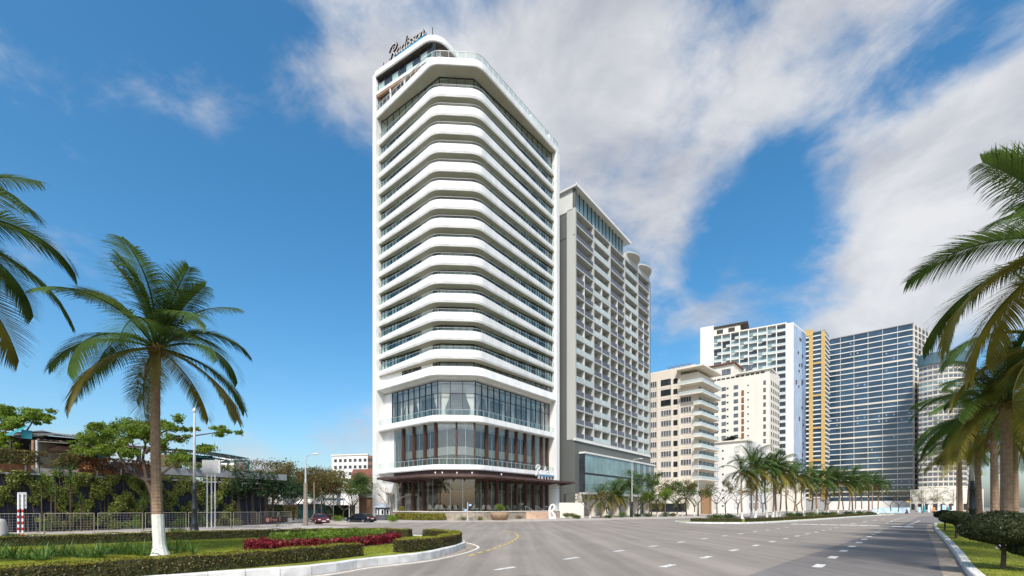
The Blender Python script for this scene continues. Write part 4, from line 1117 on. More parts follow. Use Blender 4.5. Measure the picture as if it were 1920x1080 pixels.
# round cornered building at the right
Yc = 292; C = Vector((xat(1718, Yc), Yc)); 
rb_ = thing('round_corner_building', (C.x + 14, C.y + 20, 0), 'pale hotel with a curved corner and dark teal drum roof', 'building')
cen = Vector((xat(1756, Yc + 16), Yc + 16)); R_ = xat(1756, Yc + 16) - xat(1716, Yc + 16)
Zt = zat(677, Yc)
def arc(r, a0, a1, n): return [Vector((cen.x + r * cos(a0 + (a1 - a0) * i / n), cen.y + r * sin(a0 + (a1 - a0) * i / n))) for i in range(n + 1)]
a0, a1 = radians(190), radians(330)
back = [cen + Vector((R_ * cos(a1), R_ * sin(a1))) + Vector((.75, .66)) * 46, cen + Vector((28, 42))]
build('wall', MB().prism([(p.x, p.y) for p in arc(R_, a0, a1, 18) + back], .1, Zt), 'cream_light', rb_)
build('drum_roof', MB().prism([(p.x, p.y) for p in arc(R_ + 1.2, a0, a1, 18)] + [((cen + Vector((10, 16))).x, (cen + Vector((10, 16))).y)], Zt + .02, Zt + 7.5), 'teal_drum', rb_)
nfl = 24; p_ = (Zt - 16) / nfl
ar = arc(R_ + .12, a0, a1, 14)
for r in range(nfl):
    z = 16 + p_ * r
    for a, b in zip(ar, ar[1:]):
        F3 = Fr(b.x, b.y, (a - b).x, (a - b).y); L = (a - b).length
        if r == nfl - 4 or r == nfl - 5: mm = 'pane_teal'
        else: mm = 'pane_grey'
        if ('rb', mm) not in WIN: WIN[('rb', mm)] = pane_inst('pane', L * .82, p_ * .62, mm, .16)
        inst('pane', WIN[('rb', mm)], rb_, F3.pt(L * .08, 0, z + .2), F3.ang)
    build('floor_band', MB().loft([[(p.x, p.y, z - .35), (p.x, p.y, z + .15)] for p in arc(R_ + .5, a0, a1, 18)], closed=False), 'ivory', rb_)
F3 = Fr(back[0].x, back[0].y, -.75, -.66)
for r in range(nfl):
    z = 16 + p_ * r
    for i in range(8): inst('pane', WIN[('rb', 'pane_grey')], rb_, F3.pt(2 + i * 5.4, .1, z + .2), F3.ang)
build('podium', MB().prism([(p.x, p.y) for p in arc(R_ + 7, a0, a1, 14)] + [(p.x, p.y) for p in back], .1, 14), 'cream_light', rb_)
ar = arc(R_ + 7.1, a0, a1, 7)
for k, (a, b) in enumerate(zip(ar, ar[1:])):
    F3 = Fr(b.x, b.y, (a - b).x, (a - b).y); L = (a - b).length
    build('shop_window', MB().box(.8, L - .8, 0, .15, .6, 4.6, F3), 'pane_dark', rb_); build('podium_window', MB().box(1.2, L - 1.2, 0, .15, 7, 11.5, F3), 'ivory', rb_)
    build('pilaster', MB().box(-.6, .6, 0, .5, .1, 14, F3), 'ivory', rb_)

# ------------------------------------------------------------------ far left background
Y = 225; F = Fr(xat(690, Y), Y, -1, .22)
ab = thing('apartment_block', (xat(655, Y), Y + 8, 0), 'distant pale apartment block with a brown end behind the red roofed house', 'building')
tl = tx(F, 622); Z1 = zy(F, tl / 2, 854)
build('wall', MB().box(0, tl, -14, 0, .1, Z1, F), 'offwhite', ab); build('end_panel', MB().box(-4, -.0, -14, .3, .1, Z1 - .5, F), 'brick_brown', ab)
wq2 = simple_window(1.5, 1.5, 1, 'frame_dark', 'pane_dark')
for r in range(5):
    for i in range(7): put_window(ab, wq2, F, .8 + i * (tl - 1) / 7, 0, Z1 - 3.2 - r * 3.3)
    for i in range(2): put_window(ab, wq2, F, -3.6 + i * 1.8, .3, Z1 - 3.2 - r * 3.3)
build('parapet', MB().box(-.2, tl + .2, -.4, .35, Z1 + .01, Z1 + .6, F), 'ivory', ab)
Y = 128; b0 = xat(632, Y); b1 = xat(715, Y)
rh = thing('red_roofed_house', ((b0 + b1) / 2, Y + 5, 0), 'white gabled house with red tiled roof left of the hotel', 'house')
zr, ze = zat(877, Y), zat(903, Y)
build('wall', MB().box(b0 + 1, b1, Y, Y + 10, .1, ze), 'offwhite', rh)
gx = xat(650, Y)
build('roof', MB().loft([[(gx, Y + 5, zr), (gx + 14, Y + 5, zr + .2)], [(gx + 1, Y - .8, ze - .4), (gx + 15, Y - .8, ze - .4)]], closed=False).loft([[(gx, Y + 5, zr), (gx + 14, Y + 5, zr + .2)], [(gx + 1, Y + 11, ze - .4), (gx + 15, Y + 11, ze - .4)]], closed=False), 'roof_red', rh)
gb = build('gable', MB().prism([(0, 0), (1, 0), (.5, 1)], 0, 1), 'offwhite', rh) if False else build('gable', MB().add([(b0, Y - .2, ze - .6), (gx + 1.2, Y - .2, ze - .6), (gx - .1, Y - .2, zr - .2), (b0, Y + .1, ze - .6), (gx + 1.2, Y + .1, ze - .6), (gx - .1, Y + .1, zr - .2)], [(0, 1, 2), (5, 4, 3), (0, 2, 5, 3), (1, 4, 5, 2)]), 'offwhite', rh)
build('window', MB().box(gx - 1.1, gx - .4, Y - .3, Y - .2, ze + .2, ze + 1.6), 'pane_dark', gb)
for i in range(4): build('arch_window', MB().box(gx + 1.6 + i * 1.5, gx + 2.6 + i * 1.5, Y - .12, Y, ze - 2.6, ze - 1.2), 'brick_brown', rh)
for k, (x0, x1, yt, Yk, mm) in enumerate(((474, 534, 889, 118, 'roof_grey'), (440, 482, 896, 112, 'roof_grey'), (596, 634, 897, 150, 'offwhite'))):
    a, b = xat(x0, Yk), xat(x1, Yk); z1 = zat(yt, Yk)
    h = thing('low_house', ((a + b) / 2, Yk + 4, 0), ('low house with long grey roof beyond the reddish trees', 'small dark gabled house beside the green canopy', 'pale low house with light roof left of the red roofed house')[k], 'house')
    build('wall', MB().box(a + .5, b - .5, Yk, Yk + 8, .1, z1 - 2), 'concrete', h)
    build('roof', MB().loft([[(a, Yk - .6, z1 - 2.2), (b, Yk - .6, z1 - 2.2)], [(a + 1, Yk + 4, z1), (b - 1, Yk + 4, z1)], [(a, Yk + 9, z1 - 2.2), (b, Yk + 9, z1 - 2.2)]], closed=False), mm, h)
    build('window', MB().box(a + 2, a + 3.4, Yk - .1, Yk, z1 - 5, z1 - 3.4), 'pane_dark', h)
Y = 150; h = thing('white_block', (xat(415, Y), Y + 5, 0), 'plain white block seen through the posts of the green canopy', 'building')
build('wall', MB().box(xat(396, Y), xat(440, Y), Y, Y + 8, .1, zat(858, Y)), 'offwhite', h)
for i in range(3): build('window', MB().box(xat(412 + 8 * i, Y), xat(415 + 8 * i, Y), Y - .1, Y, zat(885, Y), zat(876, Y)), 'pane_dark', h)
# gate, brick wall and lean-to next to the hotel
Y = 96; g = thing('iron_gate', (xat(675, Y), Y, .1), 'tall lattice gate with brick wall and grey panel beside the hotel pier', 'gate')
build('brick_wall', MB().box(xat(672, Y), xat(698, Y), Y + .6, Y + .9, .1, zat(925, Y)), 'brick_brown', g)
build('panel', MB().box(xat(673, Y), xat(698, Y), Y + .3, Y + .55, zat(933, Y), zat(914, Y)), 'grey_metal', g)
for i in range(9): x = xat(658 + i * 1.9, Y); build('bar', MB().box(x - .05, x + .05, Y, Y + .08, .1, zat(924, Y)), 'bark_pale', g)
for i in range(4): z = .8 + i * 1.4; build('cross_bar', MB().box(xat(657, Y), xat(675, Y), Y - .04, Y, z, z + .08), 'bark_pale', g)
Y = 92; g = thing('lean_to', (xat(635, Y), Y, .1), 'open lean-to shed with pale flat roof on thin posts', 'shed')
build('roof', MB().box(xat(600, Y), xat(672, Y), Y, Y + 6, zat(919, Y), zat(915, Y)), 'offwhite', g)
for x in (606, 624, 654): build('post', MB().tube([(xat(x, Y), Y + .3, .1), (xat(x, Y), Y + .3, zat(919, Y))], .09, 6), 'pole_white', g)
build('brace', MB().tube([(xat(603, Y), Y + .2, zat(930, Y)), (xat(621, Y), Y + .2, zat(952, Y))], .1, 6), 'pole_white', g)
build('awning', MB().box(xat(601, Y), xat(634, Y), Y + .5, Y + 3, zat(938, Y), zat(934, Y)), 'blue_white_hoard', g)
Y = 88; g = thing('green_kiosk', (xat(577, Y), Y, .1), 'green kiosk with white awning behind the red car', 'kiosk')
build('body', MB().box(xat(560, Y), xat(598, Y), Y, Y + 3, .1, zat(945, Y)), 'teal_steel', g)
build('awning', MB().loft([[(xat(556, Y), Y - 1, zat(945, Y)), (xat(602, Y), Y - 1, zat(945, Y))], [(xat(559, Y), Y + 1, zat(936, Y)), (xat(598, Y), Y + 1, zat(936, Y))]], closed=False), 'offwhite', g)
# ------------------------------------------------------------------ foliage helpers
def leaf_mesh(name, C_, size, m, nrm=None, spread=1.0, aspect=.55, rng=RNG, up=0.0):
    C_ = np.asarray(C_, dtype=float); n = len(C_)
    d = rng.normal(size=(n, 3)); 
    if nrm is not None: d = d * spread + np.asarray(nrm)
    d[:, 2] += up
    d /= np.linalg.norm(d, axis=1)[:, None] + 1e-9
    r = rng.normal(size=(n, 3)); a = np.cross(d, r); a /= np.linalg.norm(a, axis=1)[:, None] + 1e-9
    b = np.cross(d, a)
    s = (size * rng.uniform(.6, 1.3, n))[:, None]
    v = np.stack([C_ - a * s * .5, C_ + b * s * aspect * .5 + d * s * .08, C_ + a * s * .5, C_ - b * s * aspect * .5 + d * s * .08], 1).reshape(-1, 3)
    me = bpy.data.meshes.new(name); me.vertices.add(4 * n); me.vertices.foreach_set('co', v.ravel())
    me.loops.add(4 * n); me.loops.foreach_set('vertex_index', np.arange(4 * n, dtype=np.int32))
    me.polygons.add(n); me.polygons.foreach_set('loop_start', np.arange(0, 4 * n, 4, dtype=np.int32))
    me.polygons.foreach_set('loop_total', np.full(n, 4, dtype=np.int32)); me.update(calc_edges=True); me.validate()
    me.materials.append(M(m)); return me
def put(name, me, parent, world_off=None):
    """mesh with world coordinates relative to its root"""
    o = bpy.data.objects.new(name, me); COL.objects.link(o)
    if parent is not None: o.parent = parent
    return o
def leafpart(name, pts, size, m, parent, **k):
    off = np.array(wloc(parent)); return put(name, leaf_mesh(name, np.asarray(pts) - off, size, m, **k), parent)
def ball_pts(c, r, n, shell=.55):
    d = RNG.normal(size=(n, 3)); d /= np.linalg.norm(d, axis=1)[:, None]
    q = RNG.uniform(shell, 1.0, n)[:, None]; return np.array(c) + d * q * np.array(r)

def cloud_pts(c, r, n):
    return np.array(c) + RNG.normal(0, .5, (n, 3)) * np.array(r)

def hedge(label, pts, w, h, z0=.18, n=220, m='leaf_hedge', mcore='hedge_core', size=.07, name='clipped_hedge', group='clipped hedges', mside=None, cat='hedge'):
    """a clipped hedge along a path: twiggy core, leafy top and sides"""
    p = resample([Vector((q[0], q[1], 0)) for q in pts], .3); nn_ = normals2(p)
    root = thing(name, (p[len(p) // 2].x, p[len(p) // 2].y, z0), label, cat, group)
    e = .05
    rings = [[q + k * (w / 2 - e) + Vector((0, 0, z0 - .02)), q + k * (w / 2 - e) + Vector((0, 0, z0 + h - e)), q - k * (w / 2 - e) + Vector((0, 0, z0 + h - e)), q - k * (w / 2 - e) + Vector((0, 0, z0 - .02))] for q, k in zip(p, nn_)]
    build('twigs', MB().loft(rings, caps=True), mcore, root)
    L = .3 * (len(p) - 1); top = []; side = []; tn = []; sn = []
    P_ = np.array([list(q) for q in p]); K = np.array([list(k) for k in nn_])
    nt_ = int(L * w * n * 1.6); ns = int(L * h * n * 2)
    for cnt, lst, ln, kind in ((nt_, top, tn, 0), (ns, side, sn, 1)):
        i = RNG.integers(0, len(p) - 1, cnt); f = RNG.uniform(0, 1, cnt)[:, None]
        c = P_[i] * (1 - f) + P_[i + 1] * f; k = K[i]
        bump = .025 * np.sin(c[:, 0] * 3.1 + c[:, 1] * 2.3) + .02 * np.sin(c[:, 0] * 7.7 - c[:, 1] * 5.1)
        if kind == 0:
            c = c + k * RNG.uniform(-w / 2, w / 2, cnt)[:, None]; c[:, 2] = z0 + h + bump + RNG.normal(0, .012, cnt); nrm = np.tile((0, 0, 1.6), (cnt, 1))
        else:
            s = RNG.choice((-1, 1), cnt)[:, None]; c = c + k * s * (w / 2 + bump[:, None] * .8 + RNG.normal(0, .012, cnt)[:, None]); c[:, 2] = z0 + h * RNG.beta(1.5, 1.0, cnt); nrm = k * s * 1.2
        lst.append(c); ln.append(nrm)
    # end faces
    for idx, sgn in ((0, -1), (len(p) - 1, 1)):
        d = (p[min(idx + 1, len(p) - 1)] - p[max(idx - 1, 0)]).normalized() * sgn; cnt = int(w * h * n * 1.6)
        c = np.tile(np.array(p[idx] + d * .03), (cnt, 1)) + np.array(nn_[idx]) * RNG.uniform(-w / 2, w / 2, cnt)[:, None]; c[:, 2] = z0 + RNG.uniform(0, h, cnt); side.append(c); sn.append(np.tile(np.array(d) * 1.2, (cnt, 1)))
    leafpart('leaves', np.concatenate(top), size, m, root, nrm=np.concatenate(tn))
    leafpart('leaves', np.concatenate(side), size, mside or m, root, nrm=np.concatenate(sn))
    return root

def bush(label, c, r, n, m, size, name='shrub', cat='shrub', group=None, core=True):
    root = thing(name, (c[0], c[1], c[2]), label, cat, group)
    st = MB()
    for k in range(5):
        a = k * 1.3; st.tube([(c[0], c[1], c[2]), (c[0] + cos(a) * r[0] * .5, c[1] + sin(a) * r[1] * .5, c[2] + r[2] * 1.1)], [.03, .012], 5)
    build('stems', st, 'bark', root)
    pts = []
    for k in range(9):
        d = RNG.normal(size=3); d /= np.linalg.norm(d); d[2] = abs(d[2])
        pts.append(ball_pts((c[0] + d[0] * r[0] * .5, c[1] + d[1] * r[1] * .5, c[2] + r[2] * (.45 + .5 * d[2])), np.array(r) * .55, n // 9, .4))
    pts = np.concatenate(pts); pts = pts[pts[:, 2] > c[2]]
    leafpart('leaves', pts, size, m, root, up=.4)
    return root

def limb(mb, pts, r0, r1, n=6):
    p = smooth_path([Vector(q) for q in pts], 4); k = len(p)
    mb.tube(p, [r0 + (r1 - r0) * i / (k - 1) for i in range(k)], n); return p[-1]
def tree(label, base, h, spread, m='leaf_green', nleaf=2600, lsize=.22, seed=1, bark='bark', trunk_r=.16, fork=.38, kids=4, flat=.6, bare=False, white=0, name='broadleaf_tree', group=None, cat='tree', density=1.0):
    rd = random.Random(seed); base = Vector(base)
    root = thing(name, base, label, cat, group); mb = MB(); tips = []
    def grow(p, d, L, r, dep):
        q = p + d * L * .5 + Vector((rd.uniform(-1, 1), rd.uniform(-1, 1), rd.uniform(-.3, .6))) * L * .10
        e = p + d * L + Vector((0, 0, L * .05)); limb(mb, [p, q, e], r, r * .6)
        if dep == 0: tips.append(e); return
        tips.append(e) if dep == 1 else None
        for i in range(rd.choice((2, 3))):
            a = rd.uniform(0, 2 * pi); nd = (d + Vector((cos(a), sin(a), rd.uniform(-.25, .5) * flat)) * .85).normalized()
            grow(e, nd, L * rd.uniform(.55, .75), r * .55, dep - 1)
    top = base + Vector((rd.uniform(-.3, .3), rd.uniform(-.3, .3), h * fork))
    limb(mb, [base, base + (top - base) * .5 + Vector((rd.uniform(-.15, .15), 0, 0)), top], trunk_r, trunk_r * .7, 8)
    for i in range(kids):
        a = 2 * pi * i / kids + rd.uniform(-.4, .4)
        v = Vector((cos(a) * spread * .5, sin(a) * spread * .5, h * (1 - fork) * .55)); grow(top, v.normalized(), v.length * rd.uniform(.8, 1.05), trunk_r * .5, 2)
    tr = build('trunk', mb, bark, root)
    if white: build('painted_base', MB().tube([base, base + Vector((0, 0, white))], [trunk_r * 1.12, trunk_r * 1.02], 9), 'trunk_white', root)
    if nleaf:
        per = max(4, int(nleaf / len(tips))); pts = [cloud_pts(t, np.array((1, 1, .62)) * (spread * (.13 + .12 * rd.random())), per) for t in tips if rd.random() < density]
        leafpart('crown', np.concatenate(pts), lsize, m, root, up=.3)
    return root

# ------------------------------------------------------------------ coconut palms
def frond_mesh(L, e0, droop, seed, pairs=46, leaf=.95, m='leaf_palm', hang=.55, seg=3):
    """one feather leaf growing along +X from the origin: arched stalk, two rows of drooping leaflets"""
    rd = random.Random(seed); mb = MB(); p = Vector((0, 0, 0)); pts = [p.copy()]; e = e0; n = 22; tw = rd.uniform(-.12, .12)
    for i in range(n):
        s = (i + 1) / n; e = e0 - droop * s ** 1.25
        p = p + Vector((cos(e), tw * s, sin(e))) * L / n; pts.append(p.copy())
    def P_(s):
        f = s * n; i = min(int(f), n - 1); return pts[i].lerp(pts[i + 1], f - i)
    mb.tube(pts, [.055 * (1 - .88 * i / n) + .004 for i in range(n + 1)], 4)
    for i in range(pairs):
        s = .16 + .84 * (i + .5) / pairs
        q = P_(s); d = (P_(min(1, s + .02)) - P_(max(0, s - .02))).normalized()
        ll = leaf * (.30 + .70 * sin(pi * min(1, (s - .10) / 1.02) ** .75)) * rd.uniform(.85, 1.1)
        if s > .85: ll *= 1 - .3 * (s - .85) / .15
        sd_ = Vector((-d.y, d.x, 0)); sd_ = sd_.normalized() if sd_.length > .01 else Vector((0, 1, 0))
        for sg_ in (-1, 1):
            lift = .35 * (1 - s); v = (sd_ * sg_ * (1.0 - .3 * s) + d * (.36 + .42 * s) + Vector((0, 0, lift - .10))).normalized()
            w = .022 + .010 * rd.random(); side = v.cross(Vector((0, 0, 1))); side = side.normalized() if side.length > .05 else d
            side = (side * .6 + d * .4 * (1 if side.dot(d) > 0 else -1)).normalized()
            a = q.copy(); row = []; hv = hang * rd.uniform(.6, 1.4)
            for k in range(seg + 1):
                u = k / seg; ww = w * (1 - u) ** .6 if k else w * .6
                row.append((a + side * ww, a - side * ww) if k < seg else (a,))
                a = a + (v + Vector((0, 0, -hv * (u + .35) * (u + .35) * 1.4))).normalized() * ll / seg
            vs = [x for r_ in row for x in r_]; fs = [(2 * k, 2 * k + 1, 2 * k + 3, 2 * k + 2) for k in range(seg - 1)] + [(2 * seg - 2, 2 * seg - 1, 2 * seg)]
            mb.add(vs, fs)
    return mk('frond', mb.v, mb.f, m)
EL = [(84, 38), (70, 62), (52, 95), (36, 100), (18, 92), (0, 80), (-20, 62)]
def frond_set(L, leaf, pairs, tag_, seg=3, hang=.55):
    out_ = []
    for k, (e, d) in enumerate(EL):
        mm = ['leaf_palm', 'leaf_palm', 'leaf_palm', 'leaf_palm', 'leaf_palm', 'leaf_palm', 'leaf_palm_yellow'][k]
        out_.append([frond_mesh(L * (1 - .12 * (k == 0)), radians(e), radians(d) * (.85 + .2 * j), 100 * k + j + tag_, pairs, leaf, mm if not (j == 1 and k == 5) else 'leaf_palm_yellow', hang, seg) for j in range(2)])
    return out_
FS_NEAR = frond_set(4.6, 1.35, 80, 1, 4, .36)
FS_MID = frond_set(4.4, 1.35, 54, 900, 3, .40)
DRY = frond_mesh(2.6, radians(-35), radians(45), 5, 30, .6, 'leaf_palm_dry', 1.0, 3)
def ring_trunk(base, top, r0, r1, rings, lean=(0, 0), n=10, flare=1.6):
    mb = MB(); base = Vector(base); top = Vector(top); rr = []; pp_ = []
    k = rings * 2
    for i in range(k + 1):
        s = i / k; p = base.lerp(top, s) + Vector((lean[0], lean[1], 0)) * sin(pi * s)
        r = r0 + (r1 - r0) * s + r0 * (flare - 1) * max(0, 1 - s * 14) ** 2
        rr.append(r * (1.0 if i % 2 else 1.055)); pp_.append(p)
    mb.tube(pp_, rr, n); return mb
def palm(label, base, h, fs, nf=20, r=.19, seed=0, white=.9, scale=1.0, group=None, rings=26, lean=(0, 0), dry=2, sweep_dir=None, az=None, vis=True):
    rd = random.Random(seed); base = Vector(base); top = base + Vector((rd.uniform(-.3, .3), rd.uniform(-.3, .3), h))
    root = thing('palm_tree', base, label, 'palm', group)
    build('trunk', ring_trunk(base, top, r, r * .72, rings, lean), 'trunk_palm', root)
    if white:
        mb = MB(); k = max(3, int(rings * white / h * 2.2)); pp_ = []; rr = []
        for i in range(k + 1):
            s = i / k * white / h; pp_.append(base.lerp(top, s) + Vector((lean[0], lean[1], 0)) * sin(pi * s))
            rr.append((r + (r * .72 - r) * s + r * .6 * max(0, 1 - s * 14) ** 2) * 1.075 + .006)
        build('painted_base', mb.tube(pp_, rr, 12), 'trunk_white', root)
    hb_ = MB()
    for k in range(9):
        a = k * .7; c = top + Vector((cos(a) * .2, sin(a) * .2, -.15 + .12 * (k % 3))); hb_.lathe([(.02, -.2), (.12, -.12), (.14, 0), (.08, .12), (.01, .18)], c, 6)
    build('fruit_cluster', hb_, 'fibre', root)
    for i in range(nf):
        u = i / (nf - 1); k = min(6, int(u ** 1.12 * 7)); a = i * 2.39996 + rd.uniform(-.25, .25) + seed
        if az: a = az[i % len(az)]
        if sweep_dir is not None and rd.random() < .45: a = sweep_dir + rd.uniform(-.9, .9)
        me = rd.choice(fs[k]); s = scale * rd.uniform(.88, 1.1)
        inst('frond', me, root, top + Vector((cos(a) * .1, sin(a) * .1, .05)), rot=(rd.uniform(-.25, .25), rd.uniform(-.12, .12), a), scale=s)
    for i in range(dry):
        a = rd.uniform(0, 6.28); inst('dry_frond', DRY, root, top + Vector((cos(a) * .12, sin(a) * .12, -.15)), a, scale=scale * rd.uniform(.7, 1))
    return root

# ------------------------------------------------------------------ near palms
b = gp(300, 1041, .30)
palm('tall coconut palm with white painted foot on the near island lawn', (b[0], b[1], .295), 8.8, FS_NEAR, 27, .21, seed=3, white=1.75, scale=.92, rings=60, lean=(-.12, 0))
palm('coconut palm left of the frame whose fronds hang in from the left edge', (-19.6, 14.6, .18), 11.6, FS_NEAR, 22, .22, seed=8, white=1.5, scale=1.0, rings=50)
# row along the right hand verge
rp = [(18.2, 14.2, 10.4, 1.1, 21), (gp(1889, 1029, .21)[0], gp(1889, 1029, .21)[1], 7.5, .95, 5), (xat(1866, 30), 30, 8.3, .92, 12), (xat(1838, 37), 37, 8.6, .92, 14), (xat(1815, 44), 44, 8.8, .92, 15), (xat(1801, 51), 51, 8.6, .95, 16), (xat(1797, 59), 59, 9.4, 1, 27), (xat(1938, 33), 33, 8.4, 1.1, 18), (xat(1905, 41), 41, 9, 1, 19), (xat(1985, 20), 20, 9.4, 1.05, 33)]
lab = ['coconut palm right of the frame whose long fronds arch in from the right edge', 'coconut palm with thick grey trunk behind the nearest domed shrub', 'coconut palm second along the right verge, behind the thick grey trunk', 'coconut palm just right of the dark lamp post on the verge', 'coconut palm just left of the dark lamp post on the verge', 'slender coconut palm behind the small domed shrubs', 'farthest coconut palm on the right verge', 'coconut palm at the right edge behind the nearest domed shrub', 'coconut palm at the right edge deep in the verge', 'coconut palm just outside the right edge with fronds over the verge']
for i, (x, y, h, s, sd_) in enumerate(rp):
    palm(lab[i], (x, y, .2), h, FS_NEAR if i < 4 else FS_MID, 22, .27 if i == 1 else .22, seed=sd_, white=1.3, scale=s, rings=34, group='palms along the right verge')
# median row
mp_ = [(1391.6, 85, 8.6), (1409, 92, 10.2), (1416, 86, 9.6), (1438, 96, 9.2), (1449, 95, 10.6), (1456, 99, 9.8), (1462, 103, 10.4), (1476, 112, 9.4), (1488, 104, 8.8), (1507, 112, 9.0), (1521, 124, 10.0), (1533, 119, 9.4), (1546, 131, 10.6), (1553, 126, 9.2), (1570, 127, 9.0), (1583, 138, 10.2), (1591, 134, 9.4), (1599, 142, 10.4), (1604, 137, 9.4), (1616, 145, 9.6), (1629, 150, 10.2), (1636, 146, 9.4), (1646, 153, 9.4)]
for i, (x, Y, h) in enumerate(mp_):
    palm('coconut palm in the median row, %s from the left' % ORD[i], (xat(x, Y), Y, .18), h + (.9 * sin(i * 2.7)), FS_MID, 20 + (i * 5) % 8, .17 + .02 * (i % 3), seed=40 + i, white=1.2 + .15 * (i % 4), scale=1.06 + .16 * sin(i * 1.9), rings=16, lean=(.35 * sin(i * 3.3), .2 * cos(i * 2.1)), group='coconut palms of the median row', dry=1, sweep_dir=-.3)

# ------------------------------------------------------------------ island planting
hf = smooth_path([(-33.5, .2), (-22.4, 4.1), (-15.6, 9.5), (-11.2, 13.6), (-8.6, 16.3), (-6.5, 19.4)], 6)
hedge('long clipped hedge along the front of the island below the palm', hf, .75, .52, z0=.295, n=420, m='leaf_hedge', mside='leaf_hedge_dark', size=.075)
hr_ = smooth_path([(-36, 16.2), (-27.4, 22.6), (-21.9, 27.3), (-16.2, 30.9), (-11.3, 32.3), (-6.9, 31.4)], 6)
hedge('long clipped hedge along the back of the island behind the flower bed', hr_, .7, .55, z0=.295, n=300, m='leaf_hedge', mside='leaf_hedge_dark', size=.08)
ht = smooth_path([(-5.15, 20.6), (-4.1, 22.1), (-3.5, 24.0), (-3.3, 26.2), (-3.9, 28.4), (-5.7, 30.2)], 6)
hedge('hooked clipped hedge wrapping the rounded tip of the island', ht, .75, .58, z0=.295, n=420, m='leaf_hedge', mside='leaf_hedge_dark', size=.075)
# flower bed: dark red border round a bright green middle
fb = thing('flower_bed', (-9.7, 24.4, .3), 'low bed of dark red foliage round bright green plants on the island', 'flower bed')
cxy = np.array((-9.6, 24.3)); ax = np.array((.62, .78)); ay = np.array((-.78, .62))
def bedpts(n, r0, r1, h0, h1):
    a = RNG.uniform(0, 2 * pi, n); r = np.sqrt(RNG.uniform(r0 ** 2, r1 ** 2, n))
    u, v = r * np.cos(a), r * np.sin(a)
    xy = cxy + ax * (u * 4.3)[:, None] + ay * (v * 2.0)[:, None]
    clump = .12 * np.sin(xy[:, 0] * 5.1) * np.sin(xy[:, 1] * 4.3)
    return np.column_stack([xy, .31 + RNG.uniform(h0, h1, n) * (1 + clump)])
build('soil', MB().prism([tuple(cxy + ax * 4.35 * cos(q) + ay * 2.05 * sin(q)) for q in np.linspace(0, 2 * pi, 40, endpoint=False)], .2, .335), 'soil', fb)
leafpart('red_foliage', bedpts(7500, .72, 1.0, .05, .50), .15, 'leaf_red', fb, up=.3)
leafpart('green_foliage', bedpts(5200, 0, .76, .15, .78), .15, 'leaf_fresh', fb, up=.3)
# strap-leaved lilies
def lily(c, n, L, seed, label, group='strap leaved lilies on the island', m='leaf_lily', name='lily_clump', w=.035, stem=0):
    rd = random.Random(seed); root = thing(name, (*c[:2], c[2]), label, 'plant', group)
    if stem: build('stem', MB().tube([c, (c[0], c[1], c[2] + stem)], [.06, .045], 6), 'bark', root)
    mb = MB(); o = Vector((c[0], c[1], c[2] + stem))
    for i in range(n):
        a = rd.uniform(0, 2 * pi); e = rd.uniform(.25, 1.35) if not stem else rd.uniform(-.7, 1.45); l = L * rd.uniform(.7, 1.15); d = Vector((cos(a) * cos(e), sin(a) * cos(e), sin(e))); s = Vector((-sin(a), cos(a), 0)) * w
        p = o.copy(); r = []
        for k in range(5):
            u = k / 4; r.append((p + s * (1 - u * .95) * (1 if k else .6), p - s * (1 - u * .95) * (1 if k else .6))); d = (d + Vector((0, 0, -.38 * u))).normalized(); p = p + d * l / 4
        mb.loft(r, closed=False)
    build('leaves', mb, m, root, recalc=False); return root
k = 0
for i in range(26):
    f = i / 25; x = -10 + 290 * f; y = 1052 - 13 * f + (i * 37 % 9) - 4
    p = gp(x, y, .30); lily((p[0], p[1], .295), 20, .85, 300 + i, 'strap-leaved lily clump in the row left of the palm, %s from the left' % ORD[i])
for i, x in enumerate((330, 345, 362, 318)):
    p = gp(x, 1038 - (i % 2) * 4, .30); lily((p[0], p[1], .295), 20, .8, 400 + i, 'strap-leaved lily clump right of the near palm, %s of four' % ORD[(1, 2, 3, 0)[i]])
# short grass on both lawns
def grass_blades(name, poly, n, h, z, label):
    poly = np.array([(p[0], p[1]) for p in poly]); lo, hi = poly.min(0), poly.max(0); pts = []
    q = RNG.uniform(0, 1, (n * 4, 2)) * (hi - lo) + lo
    ins_ = np.zeros(len(q), bool); j = len(poly) - 1
    for i in range(len(poly)):
        c_ = (poly[i, 1] > q[:, 1]) != (poly[j, 1] > q[:, 1]); xx = (poly[j, 0] - poly[i, 0]) * (q[:, 1] - poly[i, 1]) / (poly[j, 1] - poly[i, 1] + 1e-12) + poly[i, 0]; ins_ ^= c_ & (q[:, 0] < xx); j = i
    q = q[ins_][:n]; n = len(q)
    a = RNG.uniform(0, 2 * pi, n); hh = h * RNG.uniform(.5, 1.3, n); w = .012
    ln = RNG.normal(0, .4, (n, 2)) * hh[:, None]
    b0 = np.column_stack([q[:, 0] - np.cos(a) * w, q[:, 1] - np.sin(a) * w, np.full(n, z)]); b1 = np.column_stack([q[:, 0] + np.cos(a) * w, q[:, 1] + np.sin(a) * w, np.full(n, z)]); tp = np.column_stack([q + ln, z + hh])
    v = np.stack([b0, b1, tp], 1).reshape(-1, 3); me = bpy.data.meshes.new(name); me.vertices.add(3 * n); me.vertices.foreach_set('co', v.ravel()); me.loops.add(3 * n); me.loops.foreach_set('vertex_index', np.arange(3 * n, dtype=np.int32)); me.polygons.add(n); me.polygons.foreach_set('loop_start', np.arange(0, 3 * n, 3, dtype=np.int32)); me.polygons.foreach_set('loop_total', np.full(n, 3, dtype=np.int32)); me.update(calc_edges=True); me.materials.append(M('blade'))
    o = bpy.data.objects.new(name, me); COL.objects.link(o); tag(o, label, 'grass', None, 'stuff')
